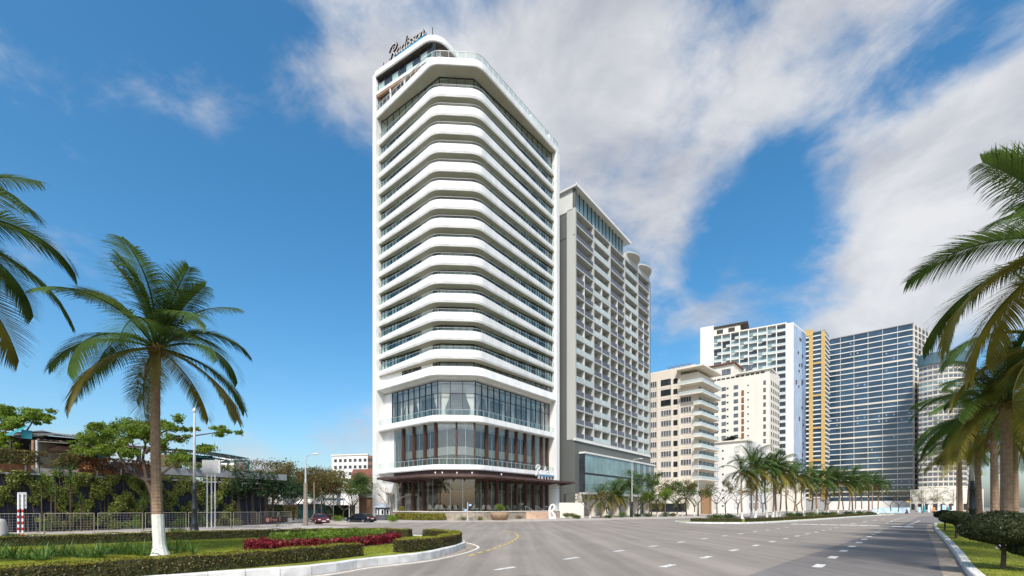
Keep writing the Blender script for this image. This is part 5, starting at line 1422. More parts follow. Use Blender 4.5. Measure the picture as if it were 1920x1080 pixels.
grass_blades('grass', [(-24, 11), (-15, 10), (-9, 16), (-6, 20), (-3.2, 24), (-3.4, 28), (-7, 32), (-16, 31), (-26, 23)], 110000, .055, .299, 'short green grass of the island lawn')
grass_blades('grass', [(p.x, p.y) for p in kr[18:]] + [(30, 12), (66, 50)], 110000, .055, .209, 'short green grass of the right verge lawn')

# ------------------------------------------------------------------ domed topiary on the right verge
def topiary(label, bx_, by_, zc_, rx, rz, tr=.07, z0=.2, n=9000):
    root = thing('domed_shrub', (bx_, by_, z0), label, 'shrub', 'domed topiary shrubs on the verge')
    mb = MB(); limb(mb, [(bx_, by_, z0), (bx_ + .04, by_, z0 + (zc_ - z0) * .5), (bx_ - .05, by_, zc_ - rz * .3)], tr, tr * .8, 8)
    for a in (0, 1.6, 3.1, 4.6): limb(mb, [(bx_, by_, zc_ - rz * .9), (bx_ + cos(a) * rx * .3, by_ + sin(a) * rx * .3, zc_ - rz * .5), (bx_ + cos(a) * rx * .7, by_ + sin(a) * rx * .7, zc_ - rz * .2)], tr * .6, .02, 6)
    build('trunk', mb, 'bark', root)
    d = RNG.normal(size=(n, 3)); d /= np.linalg.norm(d, axis=1)[:, None]
    lump = 1 + .05 * np.sin(d[:, 0] * 6 + 1) * np.sin(d[:, 1] * 5) + .03 * np.sin(d[:, 0] * 13) * np.sin(d[:, 2] * 11)
    p = d * lump[:, None] * RNG.uniform(.88, 1.0, n)[:, None]; p[:, 2] = np.where(p[:, 2] < 0, p[:, 2] * .62, p[:, 2])
    leafpart('crown', np.array((bx_, by_, zc_)) + p * np.array((rx, rx, rz)), .075, 'leaf_topiary', root, nrm=d * .8)
    core = MB().lathe([(rx * .3, -rz * .45), (rx * .8, -rz * .3), (rx * .88, 0), (rx * .75, rz * .5), (rx * .4, rz * .8), (.05, rz * .87)], (bx_, by_, zc_), 16); build('inner_twigs', core, 'hedge_core', root, True)
x, y = gp(1880, 1068, .21); topiary('large domed shrub on a short dark trunk, nearest on the right verge', x, y, 1.52, 1.13, .72)
x, y = gp(1938, 1072, .21); topiary('domed shrub cut by the right edge below the largest one', x, y, .95, .62, .4)
x, y = gp(1792, 1010, .21); topiary('small domed shrub on twin stems beside the verge kerb', x, y, 1.55, .85, .56)
x, y = gp(1786, 1003, .21); topiary('smallest domed shrub half hidden behind the twin stemmed one', xat(1771, 42), 42, 1.6, .75, .5)
hedge('low hedge along the back of the right verge', [(26, 22), (34, 30), (44, 39), (56, 49)], .9, .8, .2, n=90, m='leaf_dark', size=.12, group='hedges behind the right verge')
hedge('tall dark hedge far behind the right verge palms', [(46, 24), (56, 34), (70, 48), (84, 62)], 2, 4.2, .0, n=22, m='leaf_dark', size=.4, group='hedges behind the right verge')

# median hedges and shrubs
for i, (a, b_) in enumerate((((26.6, 67.6), (33.5, 66.4)), ((34.6, 66.9), (44.5, 75.2)), ((46.5, 77.2), (58, 87.6)), ((59, 88.6), (72, 100.8)), ((73, 101.8), (86, 113.6)), ((87, 114.6), (102, 127.8)))):
    hedge('low clipped hedge along the median kerb, %s from the left' % ORD[i], [a, b_], .8, .5, .19, n=60, m='leaf_hedge_dark', size=.14, group='hedges on the median kerb', mcore='hedge_core')
for i, (x, Y, r) in enumerate(((1340, 76, 1.7), (1365, 78, 1.5), (1480, 98, 1.6), (1500, 101, 1.8), (1522, 106, 1.9), (1545, 112, 1.8), (1562, 116, 1.8), (1590, 124, 1.8), (1612, 129, 1.8), (1632, 134, 1.7))):
    bush('rounded dark shrub under the median palms, %s from the left' % ORD[i], (xat(x, Y), Y, .19), (r, r, .75), 500, 'leaf_dark' if i % 2 else 'leaf_green', .26, group='shrubs under the median palms')

# ------------------------------------------------------------------ street trees before the grey tower and beyond
sp_ = [(1127, 96, 6.4, 'p'), (1149, 101, 7.6, 'p'), (1163, 103, 7.2, 'p'), (1222, 113, 6.6, 'p'), (1247, 118, 7.2, 'p'), (1287, 124, 7.4, 'p')]
for i, (x, Y, h, k) in enumerate(sp_):
    palm('short leafy palm before the grey tower and cream block, %s from the left' % ORD[i], (xat(x, Y), Y, .13), h * .62, FS_MID, 22, .16, seed=80 + i, white=0, scale=.92, rings=10, group='short palms along the far pavement', dry=1)
tb_ = [(1139, 95, 4.6, 3.2, 'leaf_olive', 500, 1, .8), (1196, 106, 8.4, 5.0, 'leaf_green', 2600, 2, 0), (1182, 107, 6.5, 4.2, 'leaf_green', 1800, 12, 0), (1233, 108, 4.8, 4.2, 'leaf_fresh', 1800, 3, 1.0), (1270, 118, 8.2, 5.0, 'leaf_olive', 1100, 4, 1.1), (1280, 118, 7.0, 4.6, 'leaf_green', 1700, 5, 1.1), (1302, 116, 6.0, 4.2, 'leaf_green', 900, 6, 1.0), (1344, 112, 7.4, 5.0, 'leaf_olive', 420, 7, 1.0), (1362, 114, 7.2, 5.0, 'leaf_green', 160, 8, .9), (1384, 116, 7.0, 4.6, 'leaf_olive', 700, 9, .9), (1430, 120, 7.4, 5.2, 'leaf_fresh', 1300, 10, .9), (1494, 130, 7.0, 5.2, 'leaf_olive', 500, 11, .9), (1553, 145, 7.0, 5.5, 'leaf_olive', 500, 13, .9), (1671, 160, 6.5, 6, 'leaf_green', 200, 14, .9), (1683, 163, 7, 6.5, 'leaf_olive', 300, 15, .9), (1106, 90, 4.2, 3.4, 'leaf_olive', 120, 16, .7)]
tb_ = sorted(tb_, key=lambda q: q[0])
for i, (x, Y, h, s, mm, nl, sd_, wh) in enumerate(tb_):
    tree('pruned street tree of the far pavement, %s from the left' % ORD[i], (xat(x, Y), Y, .13), h, s, mm, int(nl * 1.7), .3, seed=sd_, trunk_r=.17, white=wh, fork=.4, group='street trees of the far pavement', bark='bark_pale' if i == 0 else 'bark')
for i, (x, Y, r, mm) in enumerate(((1083, 88, .95, 'leaf_green'), (1141, 91, .95, 'leaf_green'), (1165, 96, 1.5, 'leaf_green'), (1212, 104, 1.2, 'leaf_dark'), (1248, 104, 1.5, 'leaf_dark'), (1195, 100, 1.0, 'leaf_dark'), (1262, 104, 1.1, 'leaf_olive'), (1062, 92, 1.3, 'leaf_green'), (1075, 92, 1.3, 'leaf_olive'))):
    bush('rounded green shrub by the pavement right of the hotel, number %s along' % ORD[i], (xat(x, Y), Y, .13), (r, r, r * .62), 520, mm, .2, group='shrubs right of the hotel')
bush('bright green rounded shrub on the kerb beside the guard booth', (*gp(735, 979, .13), .13), (1.15, 1.0, .85), 1100, 'leaf_fresh', .16)
hb2 = [Vector((p.x, p.y, 0)) for p in offset_path(HOUT, 3.3, 3)]; hb2 = resample(hb2, .4)
hb2 = [p for p in hb2 if 744 < 960 + FPX * p.x / p.y < 842]
hedge('yellow green clipped hedge in front of the hotel terrace', hb2, 1.0, 1.15, .12, n=130, m='leaf_yellow', size=.16, group='hotel planting')
bush('small yellow shrub in a pot at the left end of the terrace', (xat(754, 80), 80, 1.62), (.75, .7, .65), 420, 'leaf_yellow', .16)
bush('yellow green shrub growing from the round terrace planter', (xat(937, 79), 79, 1.6), (1.1, 1.0, 1.05), 560, 'leaf_fresh', .18)
pt_ = build('round_planter', MB().lathe([(1.2, 0), (1.55, .8), (1.6, 1.35), (1.4, 1.36)], (xat(937, 78), 77.6, .12), 20), 'pot', None, True); tag(pt_, 'wide round brown planter against the terrace front', 'planter')
for i, (x, mm) in enumerate(((867, 'leaf_fresh'), (898, 'leaf_fresh'), (975, 'leaf_olive'), (1018, 'leaf_olive'))):
    bush('low ground cover clump along the terrace front, %s from the left' % ORD[i], (xat(x, 77 + max(0, x - 900) * .11), 76.4 + max(0, x - 900) * .11, .12), (1.2, .5, .5), 260, mm, .14, group='ground cover along the terrace')
tree('bare pale frangipani tree beside the guard booth', (xat(737, 77), 77, .13), 5.6, 3.6, 'leaf_olive', 60, .16, seed=31, bark='bark_pale', trunk_r=.2, fork=.34)
for i, (x0, x1, Y, mm) in enumerate(((520, 570, 90, 'leaf_olive'), (598, 660, 98, 'leaf_dark'), (455, 520, 72, 'leaf_dark'))):
    hedge(('unclipped olive shrubs beyond the red car', 'dark overgrown shrubs under the lean-to roof', 'dark undergrowth behind the end of the vine wall')[i], [(xat(x0, Y), Y), (xat((x0 + x1) / 2, Y), Y + 1.5), (xat(x1, Y), Y)], 2.4, 2.6, .1, n=26, m=mm, size=.34, group='undergrowth left of the hotel', name='shrub_mass', cat='shrubs')
# trees left of the hotel
lt = [(455, 60, 4.6, 5.5, 'leaf_dark', 3200, 51, 'dense dark tree behind the barrier at the end of the vine wall'), (497, 66, 4.4, 5.0, 'leaf_dark', 3000, 59, 'dark spreading tree shading the barrier end'), (525, 74, 6.8, 6.5, 'leaf_olive', 2200, 52, 'olive brown tree with pale branches left of the street lamp'), (505, 84, 7.0, 7.0, 'leaf_rusty', 2400, 53, 'reddish leaved tree in front of the grey roofed house'), (550, 76, 7.6, 6.0, 'leaf_olive', 1900, 54, 'tall thin-leaved tree just left of the street lamp'), (592, 78, 6.2, 5.0, 'leaf_olive', 2000, 55, 'yellowish tree just right of the street lamp'), (570, 82, 6.4, 5.5, 'leaf_rusty', 1800, 62, 'brownish tree behind the street lamp'), (642, 90, 6.0, 6.5, 'leaf_green', 3400, 56, 'green tree with hanging creepers under the lean-to'), (612, 92, 6.2, 5, 'leaf_green', 2000, 57, 'green tree left of the lean-to shed'), (660, 97, 7.2, 5, 'leaf_olive', 1600, 58, 'olive tree growing over the lattice gate')]
for (x, Y, h, s, mm, nl, sd_, lb_) in lt:
    tree(lb_, (xat(x, Y), Y, .11), h, s, mm, int(nl * 2.6), .28, seed=sd_, trunk_r=.16, fork=.26, kids=5)
bush('round green shrub on the side street between the two cars', (xat(634, 72), 72, .0), (1.4, 1.1, .75), 700, 'leaf_fresh', .18)
# ------------------------------------------------------------------ overgrown terrace restaurant on the left
FB = Fr(-28, 58, -.56, -.83)
gw = thing('garden_wall', FB.pt(14, -4, 0), 'dark garden wall under hanging creepers behind the barriers', 'wall')
build('wall', MB().box(1, 44, -4.6, -4, .1, 5.3, FB), 'navy_wall', gw)
build('coping', MB().box(1, 44, -4.7, -3.8, 5.3, 5.45, FB), 'concrete', gw)
build('terrace_band', MB().box(-1.5, tx(FB, 205, -3.9), -6, -3.9, 5.95, 6.75, FB), 'grey_metal', gw)
for i, (x0, x1) in enumerate(((-40, 58), (150, 235))):
    pl = build('planter_box', MB().box(tx(FB, x1, -3.9), tx(FB, x0, -3.9), -4.6, -3.9, 5.5, 6.2, FB), 'rust', gw)
    for t in np.arange(tx(FB, x1, -3.9) + .3, tx(FB, x0, -3.9), 1.9): build('post', MB().box(t, t + .1, -3.9, -3.8, 5.45, 6.5, FB), 'concrete', pl)
for t in (6, 9.5, 13, 17, 22, 27): build('buttress', MB().box(t, t + .25, -4, -3.85, .1, 5.3, FB), 'navy_wall', gw)
# creepers in three masses
def creeper(label, x0, x1, z0, z1, n, mm, o=-3.75, th=.35, size=.2, seed=0, gap=.35, name='creeper'):
    t0, t1 = tx(FB, x1, o), tx(FB, x0, o); root = thing(name, FB.pt((t0 + t1) / 2, o, z0), label, 'creeper', 'creepers on the garden wall')
    t = RNG.uniform(t0, t1, n * 3); z = RNG.uniform(z0, z1, n * 3)
    f = np.sin(t * 1.3 + seed) * np.sin(z * 1.9 + seed * 2) + .6 * np.sin(t * 2.9 + z * 1.7) + .45 * np.sin(t * 5.3 - z * 4.1 + seed) + .5 * (z - z0) / (z1 - z0)
    k = f > gap - .55; t, z, f = t[k][:n], z[k][:n], f[k][:n]
    oo = o + th * np.clip(f, -.4, 1.4) * .6 + RNG.normal(0, .12, len(t))
    pts = np.array([list(FB.pt(a, b, c)) for a, b, c in zip(t, oo, z)])
    nr = np.tile(np.array((.83, -.56, .5)), (len(pts), 1))
    leafpart('leaves', pts, size, mm, root, nrm=nr, spread=.8)
    st = MB()
    for i in range(7):
        a = t0 + (t1 - t0) * (i + .5) / 7; st.tube([FB.pt(a, o, .1), FB.pt(a + .3, o - .05, (z0 + z1) / 2), FB.pt(a + .7, o - .05, z1)], [.05, .03, .015], 5)
    build('stems', st, 'bark', root); return root
creeper('creeper curtain on the garden wall at the far left', -60, 62, 2.4, 5.6, 4200, 'leaf_vine', seed=1, gap=.6)
creeper('creeper curtain on the garden wall behind the spiky plants', 60, 170, 1.0, 5.7, 4600, 'leaf_vine', seed=2, gap=.38)
creeper('creeper curtain on the garden wall left of the near palm', 168, 282, .6, 5.6, 7600, 'leaf_vine', seed=3, gap=.45)
creeper('creeper curtain on the garden wall right of the near palm', 288, 452, .2, 5.8, 7600, 'leaf_vine', seed=4, gap=.4)
creeper('reddish creeper spilling over the planter at the far left', -60, 150, 6.2, 7.5, 2400, 'leaf_olive', o=-3.9, th=.6, seed=5, gap=-.2)
creeper('reddish creeper spilling over the terrace band left of the palm', 148, 282, 6.0, 7.3, 2000, 'leaf_rusty', o=-3.8, th=.5, seed=6, gap=0)
creeper('green creeper along the terrace edge right of the palm', 288, 440, 6.7, 7.5, 1800, 'leaf_vine', o=-4.2, th=.6, seed=7, gap=-.2)
creeper('dark ivy over the low roof at the end of the terrace', 432, 520, 3.6, 6.9, 3000, 'leaf_dark', o=-3.2, th=.8, seed=8, gap=-.1)
for i, (x, y, Y, st) in enumerate(((78, 900, 41.5, 3.6), (104, 893, 42, 4.0), (132, 884, 42.8, 4.6), (96, 925, 41, 2.5), (132, 905, 42, 3.4), (152, 940, 42.5, 1.8), (268, 945, 44.8, 2.0), (112, 872, 43, 4.9))):
    c = at(x, y, Y); lily((c.x, c.y, .1), 46, 1.05, 500 + i, 'spiky dracaena before the garden wall, %s from the left' % ORD[sorted([78, 104, 132.1, 96, 132, 152, 268, 112]).index([78, 104, 132.1, 96, 132, 152, 268, 112][i])], 'spiky dracaenas', 'leaf_green', 'dracaena', .04, stem=c.z - .1)
for i, (x, mm) in enumerate(((95, 'leaf_green'), (120, 'leaf_olive'), (165, 'leaf_olive'), (215, 'leaf_vine'), (250, 'leaf_fresh'), (340, 'leaf_fresh'), (420, 'leaf_olive'), (440, 'leaf_vine'))):
    p = FB.pt(tx(FB, x, -2.6), -2.6, .1); bush('low bush at the foot of the garden wall, %s from the left' % ORD[i], p, (1.0, .8, .8), 420, mm, .17, group='bushes at the foot of the wall')

pv = thing('open_pavilion', FB.pt(18, -9, 0), 'ramshackle open restaurant pavilion with dark interior and sagging sheet roofs', 'pavilion')
ta, tb2 = tx(FB, 345, -8), tx(FB, -60, -8)
build('floor_slab', MB().box(ta, tb2, -18, -4.7, 5.2, 6.0, FB), 'concrete', pv)
build('back_wall', MB().box(ta + 6, tb2, -15, -14.7, 6, 10.2, FB), 'timber_dark', pv)
def rsheet(x0, x1, ya0, yb0, oa, ob, mm, name='roof_sheet', sag=.2, n=14, rib=.05):
    """corrugated sheet roof between a front edge (photo heights ya0..yb0) and a back edge, with ribs"""
    t0, t1 = tx(FB, x1, oa), tx(FB, x0, oa); r = []
    k = n * 4
    for i in range(k + 1):
        u = i / k; t = t0 + (t1 - t0) * u; za = zy(FB, t, yb0 + (ya0 - yb0) * u) ; w = rib * (1 if i % 2 else -1) - sag * sin(pi * u)
        r.append([FB.pt(t, oa, za + w), FB.pt(t, ob, za + .9 + w), FB.pt(t, ob, za + .86 + w), FB.pt(t, oa, za - .04 + w)])
    return build(name, MB().loft(r), mm, pv)
rsheet(70, 345, 812, 838, -6.4, -13, 'timber_dark'); rsheet(34, 108, 806, 801, -7, -13, 'roof_grey', sag=.0); rsheet(100, 250, 799, 812, -9, -15, 'roof_grey', sag=.15)
for i in range(7):
    x = 72 + 42 * i; t = tx(FB, x, -6.4); build('rafter', MB().tube([FB.pt(t, -6.2, zy(FB, t, 813 + i * 4)), FB.pt(t - .4, -13, zy(FB, t, 813 + i * 4) + .7)], .06, 5), 'timber_light', pv)
build('eaves_pole', MB().tube([FB.pt(tx(FB, 70, -6.2), -6.2, zy(FB, tx(FB, 70, -6.2), 817)), FB.pt(tx(FB, 215, -6.2), -6.2, zy(FB, tx(FB, 215, -6.2), 828)), FB.pt(tx(FB, 345, -6.2), -6.2, zy(FB, tx(FB, 345, -6.2), 843))], .045, 6), 'barrier_steel', pv)
for x, mm in ((69, 'pole_white'), (62, 'timber_light'), (145, 'timber_dark'), (160, 'timber_dark'), (203, 'timber_light'), (262, 'timber_dark'), (310, 'timber_dark'), (20, 'timber_dark')):
    t = tx(FB, x, -6.5); build('post', MB().tube([FB.pt(t, -6.5, 6), FB.pt(t, -6.5, zy(FB, t, 814 + max(0, x - 70) * .1))], .12, 6), mm, pv)
build('counter_roof', MB().box(tx(FB, 215, -7), tx(FB, 108, -7), -11, -7, zy(FB, 16, 842), zy(FB, 16, 842) + .35, FB), 'brick_brown', pv)
build('rock_wall', MB().box(tx(FB, 140, -9), tx(FB, 72, -9), -13, -11, 6, 9.0, FB), 'plinth_stone', pv)
tp = build('teal_sheet', MB().loft([[FB.pt(tx(FB, 18, -6.8), -6.8, 9.0), FB.pt(tx(FB, 18, -6.8), -9, 9.3)], [FB.pt(tx(FB, 56, -6.8), -6.8, 10.1), FB.pt(tx(FB, 56, -6.8), -9, 10.3)]], closed=False), 'teal_sheet', pv)
build('teal_panel', MB().box(tx(FB, 60, -7), tx(FB, 40, -7), -7.1, -7, 8.9, 9.7, FB), 'teal_sheet', pv)
build('teal_panel', MB().box(tx(FB, 204, -8), tx(FB, 184, -8), -8.1, -8, 7.3, 8.1, FB), 'teal_sheet', pv); build('white_panel', MB().box(tx(FB, 206, -8), tx(FB, 184, -8), -8.05, -7.95, 6.4, 7.28, FB), 'offwhite', pv)
build('white_panel', MB().box(tx(FB, 330, -9), tx(FB, 210, -9), -9.6, -9.5, 6.2, 7.4, FB), 'blue_white_hoard', pv)
for i in range(14): t = tx(FB, 300 + i * 3, -6); build('picket', MB().box(t, t + .13, -6, -5.95, 6.75, 8.3, FB), 'timber_light', pv)
# dark tarpaulin, slung in folds
t0, t1 = tx(FB, 409, -6.4), tx(FB, 338, -6.4); r = []
for i in range(25):
    u = i / 24; t = t0 + (t1 - t0) * u; row = []
    for j in range(7):
        v = j / 6; row.append(FB.pt(t, -6.4 - 1.6 * (1 - v) + .12 * sin(i * 1.9 + j * .8), 7.1 + (1.75 - 1.0 * u * .3) * (1 - v) ** .8 - .25 * sin(pi * u) * v + (.5 * u * v)))
    r.append(row)
tpn = build('tarpaulin', MB().loft(r, closed=False), 'tarp', None, True); tag(tpn, 'dark slung tarpaulin under the green truss canopy', 'tarpaulin')
# green truss canopy
cn = thing('truss_canopy', FB.pt(6, -8, 6), 'dark green steel truss canopy with rounded end on thin posts', 'canopy')
top_ = []; bot = []
for i in range(13):
    u = i / 12; x = 312 + 154 * u; t = tx(FB, x, -6.6); y = 834 + 20 * u ** 1.7; z = zy(FB, t, y); top_.append(FB.pt(t, -6.6, z)); bot.append(FB.pt(t, -6.6, z - .75 + .62 * max(0, u - .75) * 4 * .8))
mb = MB().tube(top_, .07, 6).tube(bot, .06, 6)
for i in range(12): mb.tube([top_[i], bot[i + 1]], .035, 4); mb.tube([bot[i], top_[i]], .035, 4)
sh = Vector((-.83, .56, 0)) * 5
mb.tube([p + sh for p in top_], .07, 6).tube([p + sh for p in bot], .06, 6)
for i in range(13): mb.tube([bot[i], bot[i] + sh], .04, 4)
build('truss', mb, 'teal_steel', cn)
build('roof_sheet', MB().loft([[p + Vector((0, 0, .06)), p + sh + Vector((0, 0, .3)), p + sh + Vector((0, 0, .25)), p + Vector((0, 0, .01))] for p in top_]), 'teal_steel', cn)
for i in (9, 10, 12): q = bot[i]; build('post', MB().tube([(q.x, q.y, 6), (q.x, q.y, q.z)], .1, 6), 'teal_steel', cn)
for (a, b_) in ((12, (505, 905)), (10, (480, 900)), (9, (470, 900))):
    q = top_[a]; e = at(b_[0], b_[1], q.y + 1); build('stay_cable', MB().tube([q, q.lerp(e, .5) - Vector((0, 0, .3)), e], .04, 4), 'bark_pale', cn)
lr = thing('low_roof', FB.pt(0, -5, 0), 'low dark pergola roof overgrown with ivy at the end of the wall', 'pergola')
build('roof', MB().box(tx(FB, 518, -3), tx(FB, 435, -3), -9, -3, 4.6, 4.8, FB), 'timber_dark', lr)
for x in (449, 475, 500, 514): t = tx(FB, x, -3.2); build('post', MB().box(t, t + .22, -3.4, -3.2, .1, 4.6, FB), 'timber_dark', lr)
build('back_screen', MB().box(tx(FB, 500, -8), tx(FB, 430, -8), -8.5, -8.3, .1, 4.6, FB), 'timber_dark', lr)

# the spreading light green tree and the one at the top left, limb by limb
def limbed(label, Y, trunk, limbs, clumps, mm, r0, size=.27, per=420):
    base = at(*trunk[0], Y); root = thing('spreading_tree', base, label, 'tree'); mb = MB()
    limb(mb, [at(x, y, Y) for x, y in trunk], r0, r0 * .7, 8)
    for L_ in limbs:
        j = [at(x, y, Y + (0 if i == 0 else random.uniform(-1.2, 1.2))) for i, (x, y) in enumerate(L_)]; limb(mb, j, r0 * .55, .035, 6)
    build('trunk', mb, 'bark', root)
    pts = []
    for (x, y, w) in clumps:
        for k in range(8):
            c = at(x + random.gauss(0, .75) * w, y + random.gauss(0, .42) * w, Y + random.uniform(-1.5, 1.5)); pts.append(cloud_pts(c, np.array((1.0, 1.0, .55)) * w * Y / FPX * random.uniform(.35, .8), int(per * .3)))
    leafpart('crown', np.concatenate(pts), size, mm, root, up=.5); return root
limbed('spreading light green tree rising behind the near palm trunk', 44, [(290, 985), (287, 930), (276, 902)],
       [[(276, 902), (240, 882), (205, 858), (165, 833)], [(276, 902), (268, 860), (272, 830), (250, 805)], [(240, 882), (222, 850), (205, 815)], [(276, 902), (300, 890), (330, 868), (352, 850)], [(272, 850), (300, 830), (345, 820), (428, 808)], [(272, 830), (295, 815), (330, 800)], [(276, 900), (255, 878), (258, 850), (235, 812)]],
       [(152, 836, 14), (176, 822, 18), (205, 806, 20), (236, 800, 20), (258, 812, 18), (225, 832, 20), (190, 843, 16), (318, 796, 18), (335, 812, 16), (300, 832, 16), (425, 808, 12), (380, 842, 14), (348, 852, 18), (272, 800, 14), (245, 850, 14), (285, 815, 14), (180, 800, 12)], 'leaf_fresh', .3)
limbed('bright green tree above the pavilion roof at the far left', 46, [(30, 985), (28, 900), (20, 850)], [[(20, 850), (10, 810), (18, 775)], [(20, 850), (45, 815), (65, 785)], [(20, 850), (0, 830), (-30, 800)]],
       [(8, 770, 16), (22, 785, 18), (40, 790, 16), (62, 778, 14), (10, 805, 18), (-12, 785, 20), (80, 785, 10), (12, 830, 14), (25, 855, 14), (5, 870, 14), (-20, 820, 20)], 'leaf_fresh', .25)

# ------------------------------------------------------------------ barriers, posts, lamps
bp = [(-36, 1005.6), (79, 1002), (180, 999.5), (270, 996.7), (351, 993), (435.5, 991.6), (484, 990), (522, 988), (546.7, 985.8)]
bp = [Vector((*gp(x, y, .11), .11)) for x, y in bp]
for i, (a, b_) in enumerate(zip(bp, bp[1:])):
    d = (b_ - a); L = d.length; d.normalize(); root = thing('site_barrier', (a + b_) / 2, 'pale steel frame barrier panel in front of the garden wall, %s from the left' % ORD[i], 'barrier', 'steel barriers along the pavement')
    p0, p1 = a + d * .12, b_ - d * .12; H_ = 1.72; up = Vector((0, 0, 1)); nn1 = Vector((-d.y, d.x, 0))
    fr = MB()
    for p in (p0, p1): fr.tube([p + up * .02, p + up * H_], 0.026, 6)
    fr.tube([p0 + up * H_, p1 + up * H_], 0.026, 6); fr.tube([p0 + up * .16, p1 + up * .16], .026, 6)
    build('frame', fr, 'barrier_steel', root)
    w = MB()
    for k in range(1, 14): q = p0.lerp(p1, k / 14); w.tube([q + up * .16, q + up * H_], .006, 3, False)
    for k in range(1, 7): w.tube([p0 + up * (.16 + k * .22), p1 + up * (.16 + k * .22)], .006, 3, False)
    build('wire_mesh', w, 'grey_metal', root)
    for p in (p0, p1):
        build('foot', MB().tube([p + nn1 * .38, p + up * .3], .022, 5).tube([p - nn1 * .38, p + up * .3], .022, 5), 'barrier_steel', root)
# pink lettered board hung on the barrier
a = bp[7] - (bp[7] - bp[6]) * .32; d = (bp[7] - bp[6]).normalized(); FBN = Fr(a.x + d.x * 1.5, a.y + d.y * 1.5, -d.x, -d.y)
bn = thing('small_board', FBN.pt(1.4, .05, .6), 'small dark board with pink lettering and round emblem on the barrier', 'board')
build('panel', MB().box(-.7, 2.6, .03, .07, .62, 1.25, FBN), 'timber_dark', bn)
P('pink_letter', (.62, .25, .20), .6, .05, 3)
em = MB(); q = FBN.pt(2.2, .09, .95)
em.add([FBN.pt(2.2 + .26 * cos(a_ * pi / 8), .085, .95 + .26 * sin(a_ * pi / 8)) for a_ in range(16)], [tuple(range(16))]); build('emblem', em, 'pink_letter', bn)
cu = bpy.data.curves.new('txt', 'FONT'); cu.body = 'free T'; cu.size = .62; cu.extrude = .004; to = bpy.data.objects.new('txt', cu)
tm = bpy.data.meshes.new_from_object(to); bpy.data.objects.remove(to); tm.materials.clear(); tm.materials.append(M('pink_letter'))
o = bpy.data.objects.new('lettering', tm); COL.objects.link(o); o.parent = bn; o.location = FBN.pt(1.85, .09, .78) - wloc(bn); o.rotation_euler = (radians(90), 0, FBN.ang + pi)

for k, (x, y) in enumerate(((34.5, 1006), (41.5, 1011))):
    pass
p0, p1 = gp(34.5, 1008, .11), gp(42.5, 1008, .11)
sgn = thing('striped_sign', (p0[0], p0[1], .11), 'road sign seen from behind on two red and white striped posts', 'sign')
for p in (p0, p1):
    post = build('post', MB().tube([(p[0], p[1], .11), (p[0], p[1], 3.35)], .055, 8), 'sign_white', sgn)
    for k in range(5): build('red_band', MB().tube([(p[0], p[1], .2 + k * .44), (p[0], p[1], .42 + k * .44)], .058, 8), 'red_paint', post)
Fsg = Fr((p0[0] + p1[0]) / 2, (p0[1] + p1[1]) / 2, p0[0] - p1[0], p0[1] - p1[1])
pnl = build('plate', MB().box(-.34, .34, -.12, -.09, 2.25, 3.45, Fsg), 'sign_back', sgn)
for z in (2.5, 2.85, 3.2): build('clamp_rail', MB().box(-.3, .3, -.09, -.05, z, z + .04, Fsg), 'grey_metal', pnl)
p = gp(2, 1012, .11); bo = build('stone_bollard', MB().lathe([(.42, 0), (.38, .3), (.26, 1.25), (.2, 1.4), (.03, 1.46)], (p[0], p[1], .1), 14), 'concrete', None, True); tag(bo, 'tapered pale stone bollard at the left edge of the pavement', 'bollard')
for i, x in enumerate((8, 20, 28, 325, 340)):
    p = gp(x, 1012 if x < 100 else 1000, .11); bush('low grassy tuft on the left pavement, %s from the left' % ORD[i], (p[0], p[1], .1), (.6, .5, .35), 200, 'leaf_green', .13, group='tufts on the left pavement')

def ornate_lamp(label, x, y, H_, light=True):
    root = thing('lamp_post', (x, y, .11), label, 'lamp post', 'ornate lamp posts'); c = (x, y, .11)
    build('base', MB().lathe([(.42, 0), (.42, .18), (.32, .3), (.26, .7), (.3, .8), (.22, .95), (.2, 2.0), (.26, 2.08), (.19, 2.2), (.17, 3.6), (.23, 3.7), (.15, 3.85), (.13, 4.3), (.11, 4.35)], c, 12), 'pole_dark', root, True)
    build('pole', MB().lathe([(.12, 4.33), (.10, 7), (.075, H_), (.02, H_ + .05)], c, 10), 'pole_white', root, True)
    build('cap', MB().lathe([(.1, 0), (.16, .1), (.12, .3), (.02, .42)], (x, y, H_ + .0), 10), 'lamp_clear', root, True)
p = gp(364.5, 1000.5, .11); ornate_lamp('white lamp post with dark ornate base before the vine wall', p[0], p[1], 10.4)
ornate_lamp('lamp post with dark ribbed base among the right verge palms', xat(1823, 36), 36, 8.6)
def cobra(label, x, y, H_, arm, m='pole_white', painted=None):
    root = thing('street_lamp', (x, y, .12), label, 'street lamp', 'street lamps')
    build('pole', MB().tube([(x, y, .12), (x, y, H_ * .5), (x, y, H_ - .5)], [.17 if painted else .13, .13 if painted else .1, .07], 10), 'pole_white', root)
    if painted: build('concrete_shaft', MB().tube([(x, y, .12), (x, y, H_ * .62)], [.3, .22], 8), 'bark_pale', root)
    else: build('dark_base', MB().tube([(x, y, .12), (x, y, 3.6)], [.2, .15], 8), 'pole_dark', root)
    a = build('arm', MB().tube(smooth_path([(x, y, H_ - .6), (x + arm * .15, y, H_ - .1), (x + arm * .6, y - .1, H_ + .15), (x + arm, y - .15, H_ + .2)], 5), .05, 6), 'pole_white', root)
    build('lamp_head', MB().lathe([(.02, .12), (.16, .08), (.18, 0), (.05, -.07)], (x + arm + .3, y - .15, H_ + .2), 10, 2.4), 'lamp_clear', a, True)
p = gp(573, 985.5, .11); cobra('tall street lamp on a brown concrete shaft behind the red car', p[0], p[1], zat(855, p[1]), 1.0, painted=True)
cobra('tall thin street lamp in front of the grey tower podium', xat(1185, 100), 100, zat(862, 100), 1.6)
